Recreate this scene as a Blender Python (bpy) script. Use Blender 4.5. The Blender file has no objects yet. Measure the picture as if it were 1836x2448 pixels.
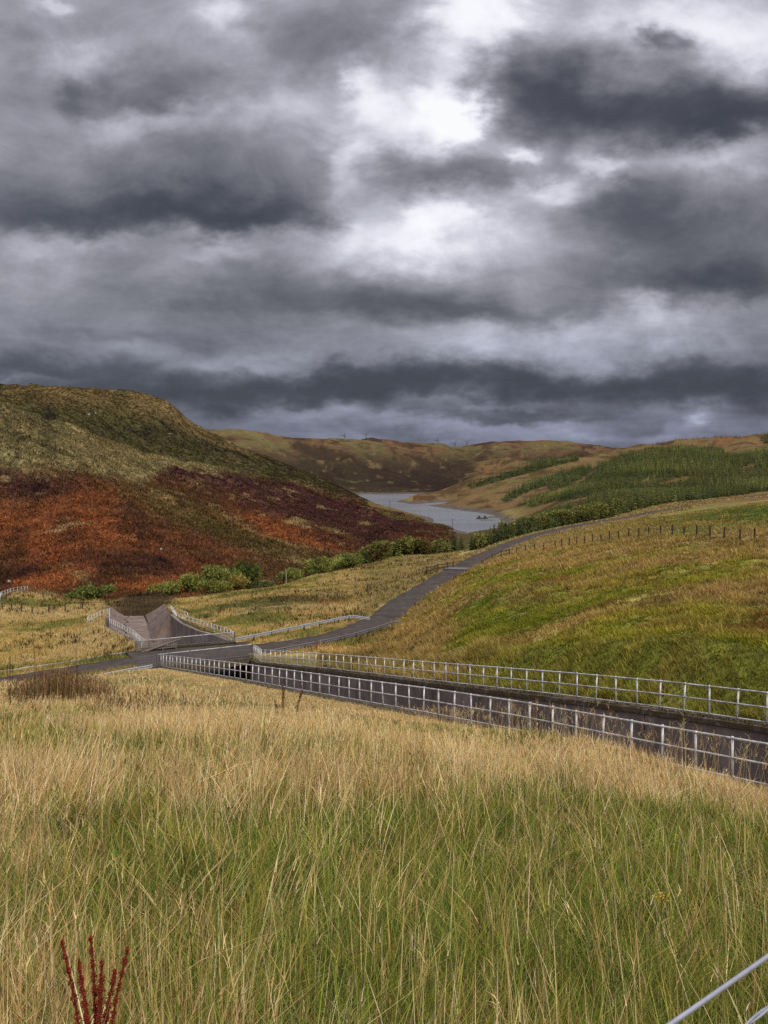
import bpy, math, random
import numpy as np
from mathutils import Vector
random.seed(7)
rng = np.random.default_rng(11)
S = bpy.context.scene
C = S.collection
R = math.radians

# ---------------------------------------------------------------- camera
F = 2250.0                      # focal length in photograph pixels
PITCH = math.atan(104 / F)
CP, SP = math.cos(PITCH), math.sin(PITCH)
cam = bpy.data.cameras.new("camera")
cam.sensor_fit = 'HORIZONTAL'; cam.sensor_width = 36; cam.lens = 36 * F / 1836
cam.clip_start = 0.05; cam.clip_end = 30000
cam_o = bpy.data.objects.new("camera", cam); C.objects.link(cam_o)
cam_o.location = (0, 0, 0); cam_o.rotation_euler = (math.pi / 2 - PITCH, 0, 0)
S.camera = cam_o

def ray(u, v):
    a = (u - 918) / F; b = (1224 - v) / F
    y = CP + b * SP
    return a / y, (-SP + b * CP) / y          # x/y and z/y
def P(u, v, y):
    a, s = ray(u, v)
    return (a * y, y, s * y)
def proj(x, y, z):                            # world -> photograph pixel (arrays)
    d = np.maximum(y * CP - z * SP, 0.05)
    h = y * SP + z * CP
    return 918 + F * x / d, 1224 - F * h / d

# ---------------------------------------------------------------- noise
def _hash(ix, iy, seed):
    h = (ix.astype(np.int64) * 374761393 + iy.astype(np.int64) * 668265263 + seed * 974634541) & 0xffffffff
    h = ((h ^ (h >> 13)) * 1274126177) & 0xffffffff
    h = ((h ^ (h >> 16)) * 2246822519) & 0xffffffff
    return ((h ^ (h >> 15)) & 0xffffff) / float(0xffffff)
def vnoise(x, y, seed=0):
    ix = np.floor(x); iy = np.floor(y)
    fx = x - ix; fy = y - iy
    fx = fx * fx * fx * (fx * (fx * 6 - 15) + 10); fy = fy * fy * fy * (fy * (fy * 6 - 15) + 10)
    a = _hash(ix, iy, seed); b = _hash(ix + 1, iy, seed)
    c = _hash(ix, iy + 1, seed); d = _hash(ix + 1, iy + 1, seed)
    return (a + (b - a) * fx) * (1 - fy) + (c + (d - c) * fx) * fy
def fbm(x, y, seed=0, octv=4, gain=0.5):     # about -1 .. 1
    s = 0; amp = 1; tot = 0
    for k in range(octv):
        ca, sa = math.cos(k * 1.1 + seed), math.sin(k * 1.1 + seed)
        s = s + amp * (vnoise(ca * x - sa * y + 17.3 * k, sa * x + ca * y - 9.1 * k, seed * 13 + k) * 2 - 1)
        tot += amp; amp *= gain; x = x * 2.03; y = y * 2.03
    return s / tot * 1.6
def sstep(a, b, x):
    t = np.clip((x - a) / (b - a), 0, 1)
    return t * t * (3 - 2 * t)

# ---------------------------------------------------------------- terrain: control heights
EYE = 1.65
CTRL = []                                     # theta, ln r, (z+EYE)/r
def ctl(x, y, z):
    r = math.hypot(x, y)
    CTRL.append((math.atan2(x, y), math.log(r), (z + EYE) / r))
def cp(u, *rows):
    for v, y in rows: ctl(*P(u, v, y))
for a, sl in ((-0.8, .19), (-.45, .195), (-.24, .195), (-.05, .208), (.05, .222), (.18, .24), (.31, .258), (.41, .27), (.6, .27), (.9, .26)):
    for d in (1.6, 3.5, 7, 12, 18) + ((28, 45, 62) if a < -.3 else (28, 45) if a < -.1 else (26,) if a < .1 else ()):
        ctl(a * d, d, -EYE - (sl + (.004 if d < 20 else .013 if a < .1 else .004)) * d)
# bracken hill
cp(-150, (1445, 165), (1330, 230), (1190, 290), (1060, 350), (930, 400), (942, 500))
cp(0, (1432, 180), (1330, 235), (1200, 300), (1080, 360), (955, 420), (985, 490))
cp(160, (1436, 172), (1320, 230), (1200, 300), (1100, 380), (1014, 480), (1045, 560))
cp(300, (1438, 165), (1330, 220), (1220, 300), (1130, 420), (1063, 540), (1092, 625))
cp(422, (1425, 176), (1330, 235), (1230, 330), (1160, 460), (1096, 600), (1122, 690))
cp(560, (1400, 205), (1320, 270), (1240, 370), (1180, 500), (1121, 660), (1142, 745))
cp(700, (1365, 255), (1310, 310), (1240, 430), (1190, 560), (1136, 780), (1150, 900))
cp(800, (1345, 290), (1300, 350), (1240, 480), (1200, 650), (1164, 950), (1174, 1080))
cp(900, (1325, 330), (1285, 420), (1240, 600), (1211, 940))
cp(1000, (1305, 400), (1268, 500), (1233, 735))
cp(1066, (1290, 450), (1259, 605))
# dome behind it
cp(-150, (935, 760), (910, 850), (918, 1000))
cp(0, (962, 680), (935, 800), (922, 900), (930, 1050))
cp(160, (1022, 680), (968, 780), (931, 900), (940, 1050))
cp(250, (1056, 700), (990, 800), (938, 920), (950, 1080))
cp(400, (1097, 730), (1030, 830), (966, 940), (985, 1080))
cp(464, (1098, 770), (1060, 860), (1018, 950), (1035, 1080))
cp(549, (1113, 800), (1085, 900), (1058, 1000), (1072, 1130))
cp(641, (1128, 860), (1110, 980), (1094, 1100), (1105, 1230))
cp(707, (1134, 960), (1123, 1200), (1132, 1330))
cp(780, (1155, 1110), (1150, 1300), (1160, 1400))
# far ridges
cp(400, (1055, 1700), (1030, 2000), (1045, 2400))
cp(490, (1058, 1550), (1022, 1900), (1040, 2300))
cp(600, (1085, 1480), (1050, 1700), (1033, 2000), (1048, 2400))
cp(700, (1125, 1500), (1080, 1750), (1045, 2100), (1060, 2500))
cp(800, (1160, 1500), (1100, 1800), (1049, 2200), (1064, 2600))
cp(900, (1178, 1480), (1120, 1750), (1080, 2000), (1052, 2300), (1066, 2700))
cp(1000, (1178, 1490), (1130, 1800), (1085, 2100), (1055, 2350), (1067, 2700))
cp(1060, (1172, 1520), (1140, 1850), (1095, 2200), (1063, 2500), (1074, 2900))
cp(1100, (1130, 1900), (1085, 2400), (1065, 2750), (1076, 3100))
cp(1150, (1130, 1800), (1085, 2400), (1060, 2800), (1072, 3200))
cp(1240, (1118, 1850), (1090, 2200), (1055, 2800), (1067, 3200))
cp(1400, (1108, 2000), (1082, 2350), (1060, 2800), (1072, 3200))
cp(1515, (1085, 2250), (1070, 2800), (1080, 3200))
cp(1700, (1068, 2400), (1078, 2900))
# plantation hill
cp(1015, (1186, 1120), (1180, 1180), (1187, 1290))
cp(1117, (1222, 880), (1188, 1000), (1147, 1250), (1156, 1450))
cp(1250, (1238, 700), (1192, 900), (1150, 1120), (1112, 1400), (1122, 1600))
cp(1380, (1225, 430), (1212, 520), (1185, 700), (1150, 950), (1118, 1250), (1091, 1600), (1101, 1800))
cp(1515, (1195, 550), (1165, 750), (1130, 1050), (1100, 1400), (1073, 1800), (1083, 2000))
cp(1600, (1188, 600), (1150, 800), (1110, 1150), (1080, 1500), (1055, 1900), (1066, 2150))
cp(1700, (1178, 640), (1140, 850), (1100, 1200), (1070, 1550), (1043, 1900), (1054, 2150))
cp(1836, (1158, 700), (1120, 950), (1080, 1350), (1032, 1850), (1044, 2100))
cp(2000, (1150, 720), (1105, 950), (1060, 1350), (1015, 1800), (1030, 2100))
# valley floor, reservoir bed and shores
for x, y in ((70, 640), (62, 760), (42, 900), (22, 1050), (-5, 1200), (-25, 1350), (5, 1350), (40, 1260), (-10, 1410), (40, 1400)): ctl(x, y, -44)
for x, y in ((95, 634), (92, 690), (93, 744), (87, 857), (68, 930), (48, 1005), (29, 1056), (50, 1085), (72, 1120), (42, 616), (10, 857), (-22, 1150), (-48, 1430), (0, 1452), (52, 1455), (85, 1400)): ctl(x, y, -39.9)
cp(1250, (1286, 300), (1274, 420), (1266, 530))
cp(1180, (1310, 240), (1295, 340), (1278, 470), (1266, 570))
cp(1100, (1326, 232), (1322, 330), (1303, 450), (1282, 560))
# fields left and right of the chute
cp(-200, (1640, 80), (1560, 100), (1480, 125), (1425, 165))
cp(0, (1592, 95), (1560, 104), (1500, 121), (1460, 145), (1426, 163))
cp(63, (1417, 166)); cp(100, (1560, 103), (1470, 143), (1420, 166)); cp(190, (1560, 101), (1500, 120), (1441, 158)); cp(245, (1452, 140))
cp(450, (1530, 104), (1490, 120), (1443, 150)); cp(520, (1428, 160)); cp(600, (1500, 108), (1450, 132), (1412, 170), (1415, 200))
cp(750, (1480, 114), (1430, 142), (1378, 195), (1378, 230)); cp(900, (1392, 162), (1349, 222), (1340, 270)); cp(1000, (1366, 182), (1334, 240), (1328, 290))
# slope to the right of the channel
cp(1000, (1555, 76), (1503, 96))
cp(1100, (1600, 54), (1520, 70), (1440, 95), (1382, 132))
cp(1200, (1600, 48), (1520, 62), (1440, 80), (1380, 106), (1350, 140), (1330, 175))
cp(1361, (1560, 45), (1480, 60), (1400, 82), (1340, 110), (1312, 140), (1299, 185), (1286, 230))
cp(1500, (1560, 39.5), (1460, 55), (1380, 75), (1320, 98), (1285, 132), (1266, 180), (1257, 240), (1250, 290))
cp(1650, (1560, 36.5), (1460, 50), (1380, 67), (1310, 92), (1264, 126), (1238, 185), (1228, 290), (1221, 370))
cp(1836, (1600, 33.5), (1500, 43), (1400, 58), (1300, 88), (1245, 125), (1204, 220), (1195, 350), (1190, 470))
cp(2050, (1650, 28), (1500, 40), (1390, 58), (1290, 88), (1225, 130), (1185, 220), (1178, 350), (1172, 480))
# the world beyond the picture
for a in (-42, -30, 30, 42):
    for r, z in ((600, 30), (1000, 70), (1700, 60), (2600, 50)):
        t = R(a); ctl(r * math.sin(t), r * math.cos(t), z if a < 0 else z * .7 - 5)
for a in (-42, -24, -8, 8, 24, 42):
    for r in (3900, 6500):
        t = R(a); ctl(r * math.sin(t), r * math.cos(t), -30)
CT = np.array(CTRL)
TA, TB = 5.6, 2.2
def _tps(d2): return 0.5 * d2 * np.log(d2 + 1e-12)
_X = np.c_[CT[:, 0] * TA, CT[:, 1] * TB]
_n = len(_X)
_K = _tps(((_X[:, None] - _X[None]) ** 2).sum(-1)) + np.eye(_n) * 2e-4
_Pm = np.c_[np.ones(_n), _X]
_A = np.block([[_K, _Pm], [_Pm.T, np.zeros((3, 3))]])
_W = np.linalg.solve(_A, np.r_[CT[:, 2], 0, 0, 0])
def base_h(x, y):
    sh = x.shape; x = x.ravel(); y = y.ravel()
    r = np.maximum(np.hypot(x, y), 1e-3); th = np.arctan2(x, y)
    q = np.c_[np.clip(th, -.72, .80) * TA, np.log(np.clip(r, 1.6, 6500)) * TB]
    out = np.empty(len(r))
    for i in range(0, len(r), 20000):
        k = q[i:i + 20000]
        d2 = ((k[:, None, 0] - _X[None, :, 0]) ** 2 + (k[:, None, 1] - _X[None, :, 1]) ** 2)
        out[i:i + 20000] = _tps(d2) @ _W[:_n] + _W[_n] + k @ _W[_n + 1:]
    out *= 1 - sstep(1.0, 2.2, np.abs(th))
    return (out * np.minimum(r, 6500) - EYE).reshape(sh)

# ---------------------------------------------------------------- channel, chute and road lines
B0 = np.array((7.95, 26.0)); DV = np.array((-.4348, .9006)); NV = np.array((.9006, .4348))
def ch(s, n):
    p = B0 + DV * s + NV * n
    return float(p[0]), float(p[1])
_zs = np.array([-30, -3.3, 0, 7.66, 14, 28.7, 40.9, 64.4, 80]); _zz = np.array([-10.3, -6.8, -7.23, -8.2, -9.1, -11.3, -13.1, -16.75, -16.9])
_zz[0] = -6.8 + 26.7 * .127
def zbase(s): return float(np.interp(s, _zs, _zz)) - 1.15
RING = []                                     # outline of everything sunk into the ground, with the ground level beside it
for s in np.arange(-16, 60, 4): RING.append((*ch(s, 0), zbase(s)))
RING += [(*ch(60, 0), zbase(60)), (*ch(64.3, 0), -17.9), (-24.0, 92.0, -18.25), (-24.3, 94.5, -18.4), (-26.0, 98.5, -18.55), (-27.8, 103, -18.75), (-30.3, 107.5, -18.95), (-33.2, 112.4, -19.15), (-33.9, 113.2, -19.3), (-40.8, 139.5, -20.7),
         (-40, 140.6, -22.1), (-34, 140.6, -22.1), (-32.6, 139.5, -20.3), (-25.0, 113, -17.8), (-15.2, 96.3, -17.9), (-12.4, 88, -17.7)]
for s in [57] + list(np.arange(54, -17, -4)): RING.append((*ch(s, 6.95), zbase(s)))
RG = np.array(RING)
def ring_dist(x, y):                          # signed distance (inside negative) and level of the nearest edge point
    n = len(RG); best = np.full(x.shape, 1e9); ze = np.zeros(x.shape); ins = np.zeros(x.shape, bool)
    for i in range(n):
        a = RG[i]; b = RG[(i + 1) % n]; dx, dy = b[0] - a[0], b[1] - a[1]
        t = np.clip(((x - a[0]) * dx + (y - a[1]) * dy) / (dx * dx + dy * dy), 0, 1)
        d = np.hypot(x - a[0] - t * dx, y - a[1] - t * dy)
        m = d < best
        best = np.where(m, d, best); ze = np.where(m, a[2] + t * (b[2] - a[2]), ze)
        c = ((a[1] > y) != (b[1] > y)) & (x < dx * (y - a[1]) / (dy if dy else 1e-9) + a[0])
        ins ^= c
    return np.where(ins, -best, best), ze
ROADPTS = [(-75, 52, -22.0), (-56, 66, -20.5), (-45, 73.5, -19.5), (-33.5, 81.2, -18.65), (-25.5, 85.8, -18.05), (-17.9, 89.9, -17.8), (-12.2, 92.6, -17.75), (-8.2, 95.4, -17.7), (-4.9, 99.2, -17.7), (-2.1, 105.8, -17.75), (0.4, 113.6, -17.8)] + \
          [P(u, v, y) for u, v, y in ((952, 1446, 123.5), (1025, 1400, 144), (1118, 1347, 172), (1180, 1318, 197), (1250, 1290, 233), (1330, 1268, 267), (1420, 1250, 302), (1500, 1237, 340), (1600, 1217, 402), (1700, 1202, 465), (1836, 1182, 560), (2050, 1160, 700))]
def catmull(pts, k=12):
    p = [np.array(q, float) for q in pts]; p = [2 * p[0] - p[1]] + p + [2 * p[-1] - p[-2]]; out = []
    for i in range(1, len(p) - 2):
        for j in range(k):
            t = j / k
            out.append(.5 * (2 * p[i] + (p[i + 1] - p[i - 1]) * t + (2 * p[i - 1] - 5 * p[i] + 4 * p[i + 1] - p[i + 2]) * t * t + (3 * p[i] - p[i - 1] - 3 * p[i + 1] + p[i + 2]) * t ** 3))
    out.append(p[-2]); return np.array(out)
ROAD = catmull(ROADPTS, 10)
RW = 1.95                                     # half width of the road
def road_dist(x, y):
    best = np.full(x.shape, 1e9); ze = np.zeros(x.shape); side = np.zeros(x.shape)
    for i in range(len(ROAD) - 1):
        a, b = ROAD[i], ROAD[i + 1]; dx, dy = b[0] - a[0], b[1] - a[1]
        t = np.clip(((x - a[0]) * dx + (y - a[1]) * dy) / (dx * dx + dy * dy), 0, 1)
        d = np.hypot(x - a[0] - t * dx, y - a[1] - t * dy)
        m = d < best
        best = np.where(m, d, best); ze = np.where(m, a[2] + t * (b[2] - a[2]), ze)
        side = np.where(m, np.sign(dx * (y - a[1]) - dy * (x - a[0])), side)
    return best, ze, side

# ---------------------------------------------------------------- terrain grid (rings around the viewpoint)
def cat(*a): return np.concatenate(a)
TH = cat(np.arange(-180, -56, 4.0), np.arange(-56, -27, .5), np.arange(-27, 27, .09), np.arange(27, 52, .2), np.arange(52, 64, .6), np.arange(64, 180.1, 4.0)) * math.pi / 180
TH[0], TH[-1] = -math.pi, math.pi
r1 = np.arange(.3, 6, .15); r2 = np.arange(6, 20, .25); r3 = np.arange(20, 146, .27)
r4 = 146 * 1.011 ** np.arange(0, 292); r5 = r4[-1] * 1.07 ** np.arange(1, 17)
RR = cat(r1, r2, r3, r4, r5)
TG, RGd = np.meshgrid(TH, RR)
GX = np.sin(TG) * RGd; GY = np.cos(TG) * RGd
GZ = base_h(GX, GY)
def relief(x, y, r, th):
    z = .05 * fbm(x / 1.1, y / 1.1, 1, 3) * sstep(3, 8, r) * (1 - sstep(120, 220, r))
    z = z + .10 * fbm(x / 5.0, y / 5.0, 2, 2) * sstep(6, 16, r) * (1 - sstep(200, 400, r))
    rs = sstep(.0, .06, th) * sstep(38, 50, r) * (1 - sstep(90, 170, r))
    z = z + rs * (.26 * np.abs(fbm(x / 2.1, y / 2.1, 3, 3)) + .35 * fbm(x / 13, y / 13, 4, 2))
    far = sstep(170, 330, r)
    nw = far * (1 - .85 * sstep(.12, .2, th) * (1 - sstep(600, 1000, r)))
    z = z + nw * (.45 * fbm(x / 6, y / 6, 5, 3) * (1 - sstep(700, 1200, r)) + 1.0 * fbm(x / 22, y / 22, 6, 3) + 1.6 * fbm(x / 60, y / 60, 7, 3) * sstep(300, 600, r))
    hl = sstep(200, 300, r) * (1 - sstep(1300, 1500, r)) * (1 - sstep(-.02, .05, th))
    gl = np.abs(fbm((x * .83 + y * .55) / 34, (y * .83 - x * .55) / 120, 12, 3)); z = z - hl * 3.2 * (1 - sstep(.0, .30, gl)) * sstep(200, 420, r) + hl * .9 * fbm((x * .83 + y * .55) / 9, (y * .83 - x * .55) / 26, 13, 2)
    fr = sstep(1100, 1700, r)
    rid = 1 - np.abs(fbm(x / 170, y / 260, 8, 3))
    z = z + fr * (5 * fbm(x / 90, y / 90, 9, 3) - 16 * (1 - rid) * sstep(1450, 1800, r) * (1 - .6 * sstep(2100, 2700, r)))
    return z
inwater = (GX > -80) & (GX < 130) & (GY > 560) & (GY < 1560)
_rel = relief(GX, GY, RGd, TG)
_rel *= np.where(inwater, .25 + .75 * sstep(-39, -30, GZ), 1)
GZ = GZ + _rel
# stream bed beyond the chute
_t = np.clip(((GX + 37) * -5 + (GY - 139) * 26) / (25 + 676.), 0, 1); _d = np.hypot(GX + 37 + 5 * _t, GY - 139 - 26 * _t)
_w = 1 - sstep(2.2, 6.5, _d)
GZ = GZ * (1 - _w) + (-22.4 - .3 * _t) * _w
# mud bars by the near shore
for (x0, y0, sx, sy, h) in ((78, 725, 9, 3, 4.6), (72, 668, 13, 2.2, 4.5), (86, 652, 10, 2.0, 4.5), (90, 770, 7, 6, 4.3)):
    g = np.exp(-((GX - x0) / sx) ** 2 - ((GY - y0 - .15 * (GX - x0)) / sy) ** 2)
    GZ = np.where(inwater & (GZ < -39.2), np.minimum(np.maximum(GZ, GZ + h * g * 1.0), -39.45), GZ)
# road bench
_near = (RGd < 800) & (np.abs(TG) < 1.2)
rd = np.full(GX.shape, 1e9); rz = np.zeros(GX.shape); rside = np.zeros(GX.shape)
a_, b_, c_ = road_dist(GX[_near], GY[_near]); rd[_near] = a_; rz[_near] = b_; rside[_near] = c_
_w = 1 - sstep(RW + .6, RW + 5.0, rd)
GZ = GZ * (1 - _w) + (rz - .03) * _w
GZ = np.where(rd < RW + .1, np.minimum(GZ, rz - .14), GZ)
# sunk channel
sd = np.full(GX.shape, 1e9); sz = np.zeros(GX.shape)
_nr = (RGd < 170) & (np.abs(TG) < 1.3)
a_, b_ = ring_dist(GX[_nr], GY[_nr]); sd[_nr] = a_; sz[_nr] = b_
_w = (1 - sstep(.5, 3.5, sd)) * (rd > RW + .2)
GZ = GZ * (1 - _w) + (sz - .02) * _w
_w = (1 - sstep(.3, 4, sd)) * (rd <= RW + .2)
GZ = np.where((sd < -.12), np.minimum(-25.0, sz - 6), GZ)
GCUT = (sd < -.12)
GZs = np.where(GCUT, sz, GZ)                  # surface used to stand things on

def surf(x, y):                               # ground level at arrays x, y
    x = np.asarray(x, float); y = np.asarray(y, float)
    th = np.arctan2(x, y); r = np.hypot(x, y)
    i = np.clip(np.searchsorted(TH, th) - 1, 0, len(TH) - 2); j = np.clip(np.searchsorted(RR, r) - 1, 0, len(RR) - 2)
    a = np.clip((th - TH[i]) / (TH[i + 1] - TH[i]), 0, 1); b = np.clip((r - RR[j]) / (RR[j + 1] - RR[j]), 0, 1)
    return (GZs[j, i] * (1 - a) + GZs[j, i + 1] * a) * (1 - b) + (GZs[j + 1, i] * (1 - a) + GZs[j + 1, i + 1] * a) * b
def gz(x, y): return float(surf([x], [y])[0])
def drop(u, v, y0=20, y1=3000):               # where the sight line of a pixel first meets the ground
    a, s = ray(u, v); ys = np.geomspace(y0, y1, 1500)
    hit = np.nonzero(surf(a * ys, ys) >= s * ys)[0]
    y = ys[hit[0]] if len(hit) else y1
    return a * y, y, gz(a * y, y)
# ---------------------------------------------------------------- land cover, painted on the ground by kind of plant
def lin(r, g, b): return np.array([((c / 255 + .055) / 1.055) ** 2.4 if c > 10 else c / 255 / 12.92 for c in (r, g, b)])
def mixc(c, col, w): return c + (np.asarray(col) - c) * np.clip(w, 0, 1)[..., None]
HEATHER = (.045, .022, .020); BRACKEN = (.235, .082, .030); OLIVE = (.105, .092, .030); TAN = (.26, .185, .085); MOSS = (.135, .140, .020)
GREEN = (.085, .125, .028); DARK = (.022, .020, .014); RUST = (.125, .060, .026); EARTH = (.07, .05, .032); MUD = (.085, .072, .060); STRAW = (.34, .25, .12)
def inpoly(u, v, pts):
    ins = np.zeros(u.shape, bool); n = len(pts)
    for i in range(n):
        (x0, y0), (x1, y1) = pts[i], pts[(i + 1) % n]
        if y0 == y1: continue
        ins ^= ((y0 > v) != (y1 > v)) & (u < (x1 - x0) * (v - y0) / (y1 - y0) + x0)
    return ins
def zp(x0, y0, k, pts): return [(x0 + a * k, y0 + b * k) for a, b in pts]
FOREST = [zp(1100, 1000, .4437, q) for q in (
    [(20, 360), (200, 312), (420, 240), (640, 208), (640, 228), (440, 275), (240, 330), (120, 365), (60, 382)],
    [(215, 440), (350, 362), (560, 290), (700, 262), (720, 282), (560, 332), (400, 385), (240, 458)],
    [(310, 470), (460, 405), (640, 345), (760, 270), (830, 212), (1000, 165), (1180, 150), (1300, 148), (1420, 165), (1430, 205), (1700, 165), (1900, 160), (1900, 370), (1659, 392), (1400, 425), (1200, 470), (1000, 505), (720, 560),
     (690, 470), (740, 432), (690, 425), (500, 452), (400, 478)],
    [(470, 365), (600, 318), (720, 268), (830, 225), (800, 290), (660, 350), (500, 405)],
    [(325, 628), (335, 570), (420, 545), (560, 510), (700, 470), (730, 565), (500, 600)],
    [(1600, 118), (1640, 95), (1700, 85), (1760, 90), (1760, 140), (1640, 134)])]
CLEAR = [zp(1100, 1000, .4437, q) for q in (
    [(1055, 352), (1210, 315), (1265, 322), (1140, 352), (1060, 362)], [(470, 405), (600, 362), (730, 275), (745, 285), (600, 378), (480, 415)],
    [(1500, 268), (1659, 232), (1659, 242), (1520, 280)], [(960, 345), (1050, 300), (1060, 306), (970, 352)])]
def forest_mask(u, v):
    m = np.zeros(u.shape, bool)
    for q in FOREST: m |= inpoly(u, v, q)
    for q in CLEAR: m &= ~inpoly(u, v, q)
    return m
def blob(u, v, c, sx, sy, rot=0.0):
    a = R(rot); du = u - c[0]; dv = v - c[1]
    x = du * math.cos(a) + dv * math.sin(a); y = -du * math.sin(a) + dv * math.cos(a)
    return np.exp(-((x / sx) ** 2 + (y / sy) ** 2))
def cover(x, y, z):
    th = np.arctan2(x, y); r = np.hypot(x, y)
    u, v = proj(x, y, z)
    n1 = fbm(x / (.035 * r + 2), y / (.05 * r + 2), 21, 4, .6) ; n2 = fbm(x / 9, y / 9, 22, 3); n3 = fbm(x / 2.2, y / 2.2, 23, 3)
    nb = fbm(x / 60, y / 60, 24, 4, .6); nf = fbm(x / 16, y / 16, 25, 4, .65); ns = fbm((x * .35 + y * .15) / 9, (y - .4 * x) / 26, 26, 4, .6)
    c = np.empty(x.shape + (3,)); c[:] = (.11, .095, .035)
    # foreground meadow floor
    c = mixc(c, (.075, .08, .025), .5 + n2 * .6)
    c = mixc(c, (.20, .15, .065), sstep(9, 18, r) * (.55 + .5 * n2))
    # slope to the right: moss and dry grass
    right = sstep(-.03, .02, th - .0) * sstep(28, 32, r) * (1 - sstep(360, 520, r))
    cs = np.empty(c.shape); cs[:] = MOSS
    tuss = fbm((x + .4 * y) / 2.6, (y - .4 * x) / 1.5, 28, 3)
    cs = mixc(cs, (.20, .17, .045), sstep(-.1, .5, n2 + .4 * n3) * .8)
    cs = mixc(cs, (.055, .078, .012), sstep(.1, .7, -n2 + .7 * n3) * .5)
    band = sstep(-.25, .35, fbm((x + .25 * y) / 30, (y - .15 * x) / 9, 27, 4, .6) + .9 * sstep(1150, 1000, u) + .5 * sstep(1390, 1330, v) - .35 * sstep(1380, 1480, v))
    cs = mixc(cs, TAN, band * .7)
    cs = mixc(cs, (.13, .06, .03), sstep(.45, .8, n1 * .6 + n2 * .5) * .6)
    cs = mixc(cs, (.068, .094, .024), blob(u, v, (1800, 1225), 260, 36, -8) * 1.1 * sstep(-.6, .2, n2 + .3))
    cs = mixc(cs, TAN, sstep(1225, 1190, v) * .6)
    c = mixc(c, cs, right)
    # meadows by the chute
    left = (1 - sstep(-.05, .02, th)) * sstep(84, 92, r) * (1 - sstep(240, 300, r))
    cs = np.empty(c.shape); cs[:] = (.31, .225, .08)
    cs = mixc(cs, (.12, .125, .03), sstep(-.1, .6, n2 + .35 * n3) * .85)
    cs = mixc(cs, (.33, .25, .12), sstep(.2, .6, -n2 + .3 * nf) * .6)
    cs = mixc(cs, (.15, .085, .035), blob(u, v, (740, 1440), 130, 22) * (.5 + n2))
    cs = mixc(cs, (.07, .085, .03), blob(u, v, (640, 1445), 170, 16, -8) * (.5 + n3) * 1.3)
    c = mixc(c, cs, left)
    # bracken hill, x<0 beyond the fields
    wu = u + 34 * n1 + 14 * nf; wv = v + 22 * nb + 12 * n1
    re_ = np.interp(u, [0, 430, 600, 750, 900, 1000, 1100], [168, 165, 180, 212, 244, 264, 266])
    A = sstep(re_, re_ + 14, r + 4 * n2) * (1 - sstep(.075, .1, th)) * (1 - sstep(640, 690, r - 900 * np.maximum(th + .17, 0)))
    cs = np.empty(c.shape); cs[:] = (.088, .044, .022)
    olive = sstep(-.3, .4, n1 + .7 * nf)
    lineA = np.interp(u, [-200, 0, 180, 330, 420, 560, 700, 800], [1150, 1128, 1132, 1150, 1112, 1135, 1140, 1150])
    up = sstep(20, -14, wv - lineA)
    cs = mixc(cs, OLIVE, blob(wu, wv, (430, 1230), 190, 36, 24) * .6)
    cs = mixc(cs, (.085, .07, .024), blob(wu, wv, (640, 1310), 170, 30, 20) * .8)
    for (cx, cy, sx, sy, ro, am) in ((90, 1310, 150, 62, 15, 1.15), (300, 1290, 120, 42, 25, .9), (210, 1185, 90, 26, 12, .8), (330, 1395, 150, 26, 5, 1.2), (500, 1375, 90, 40, 15, .95), (60, 1395, 140, 26, 0, 1.1), (180, 1260, 70, 40, 20, .8),
                                      (650, 1255, 90, 20, 25, .7), (720, 1300, 110, 18, 15, .7), (0, 1240, 90, 40, 10, .8), (100, 1200, 60, 20, 0, .4), (1010, 1290, 60, 14, 10, .5)):
        cs = mixc(cs, np.array(BRACKEN), blob(wu, wv, (cx, cy), sx * 1.1, sy * 1.15, ro) * am * 1.1 * (.8 + .45 * n1))
    for (cx, cy, sx, sy, ro, am) in ((90, 1160, 150, 30, 5, 1.2), (600, 1170, 230, 34, 16, 1.3), (760, 1215, 190, 40, 14, 1.2), (940, 1245, 130, 34, 14, 1.1), (330, 1335, 150, 28, 3, 1.15), (150, 1255, 60, 30, 30, .75), (60, 1370, 75, 20, -5, 1.0), (420, 1130, 120, 20, 10, .8), (850, 1290, 90, 18, 10, .8)):
        cs = mixc(cs, HEATHER if cx < 700 else (.058, .024, .024), blob(wu, wv, (cx, cy), sx, sy, ro) * am * (.8 + .5 * nf))
    cs = mixc(cs, (.175, .148, .064), up * (.85 + .3 * n1)); cs = mixc(cs, (.24, .19, .09), up * sstep(.2, .7, nf + .4 * n3) * .6)
    cs = mixc(cs, DARK, up * sstep(.4, .85, n1 + .35 * nf) * .55)
    cs = mixc(cs, (.24, .18, .08), sstep(.62, .9, ns + .35 * n1) * .65)
    for (cx, cy, sx, sy, ro) in ((245, 1228, 36, 5, 32), (400, 1208, 45, 8, 14), (385, 1185, 25, 6, 30), (480, 1165, 30, 7, 5), (610, 1172, 40, 7, 12), (590, 1160, 20, 5, 20), (760, 1166, 120, 4, 17), (700, 1188, 40, 5, 15), (860, 1200, 70, 4, 14), (570, 1255, 70, 8, 28), (640, 1345, 110, 6, 10), (100, 1170, 30, 5, 0), (20, 1310, 40, 6, 20), (190, 1380, 50, 14, 60)):
        cs = mixc(cs, TAN, blob(wu, wv, (cx, cy), sx * .8, sy * .6, ro) * sstep(-.35, .35, nf + .5 * n3) * .9)
    cs = mixc(cs, (.030, .018, .014), sstep(.45, .75, -n1 + .4 * nf) * .5 * (1 - up)); cs = mixc(cs, (.13, .062, .026), sstep(.3, .7, nf + .5 * n3) * .35 * (1 - up))
    cs = mixc(cs, OLIVE, sstep(5, 0, wv - np.interp(u, [760, 846, 953, 1081], [1160, 1186, 1226, 1262])) * (u > 780) * .7)
    c = mixc(c, cs, A)
    # dome behind
    Bm = sstep(560, 700, r - 900 * np.maximum(th + .17, 0)) * (1 - sstep(1400, 1460, r)) * (1 - sstep(-.03, .0, th))
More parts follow.
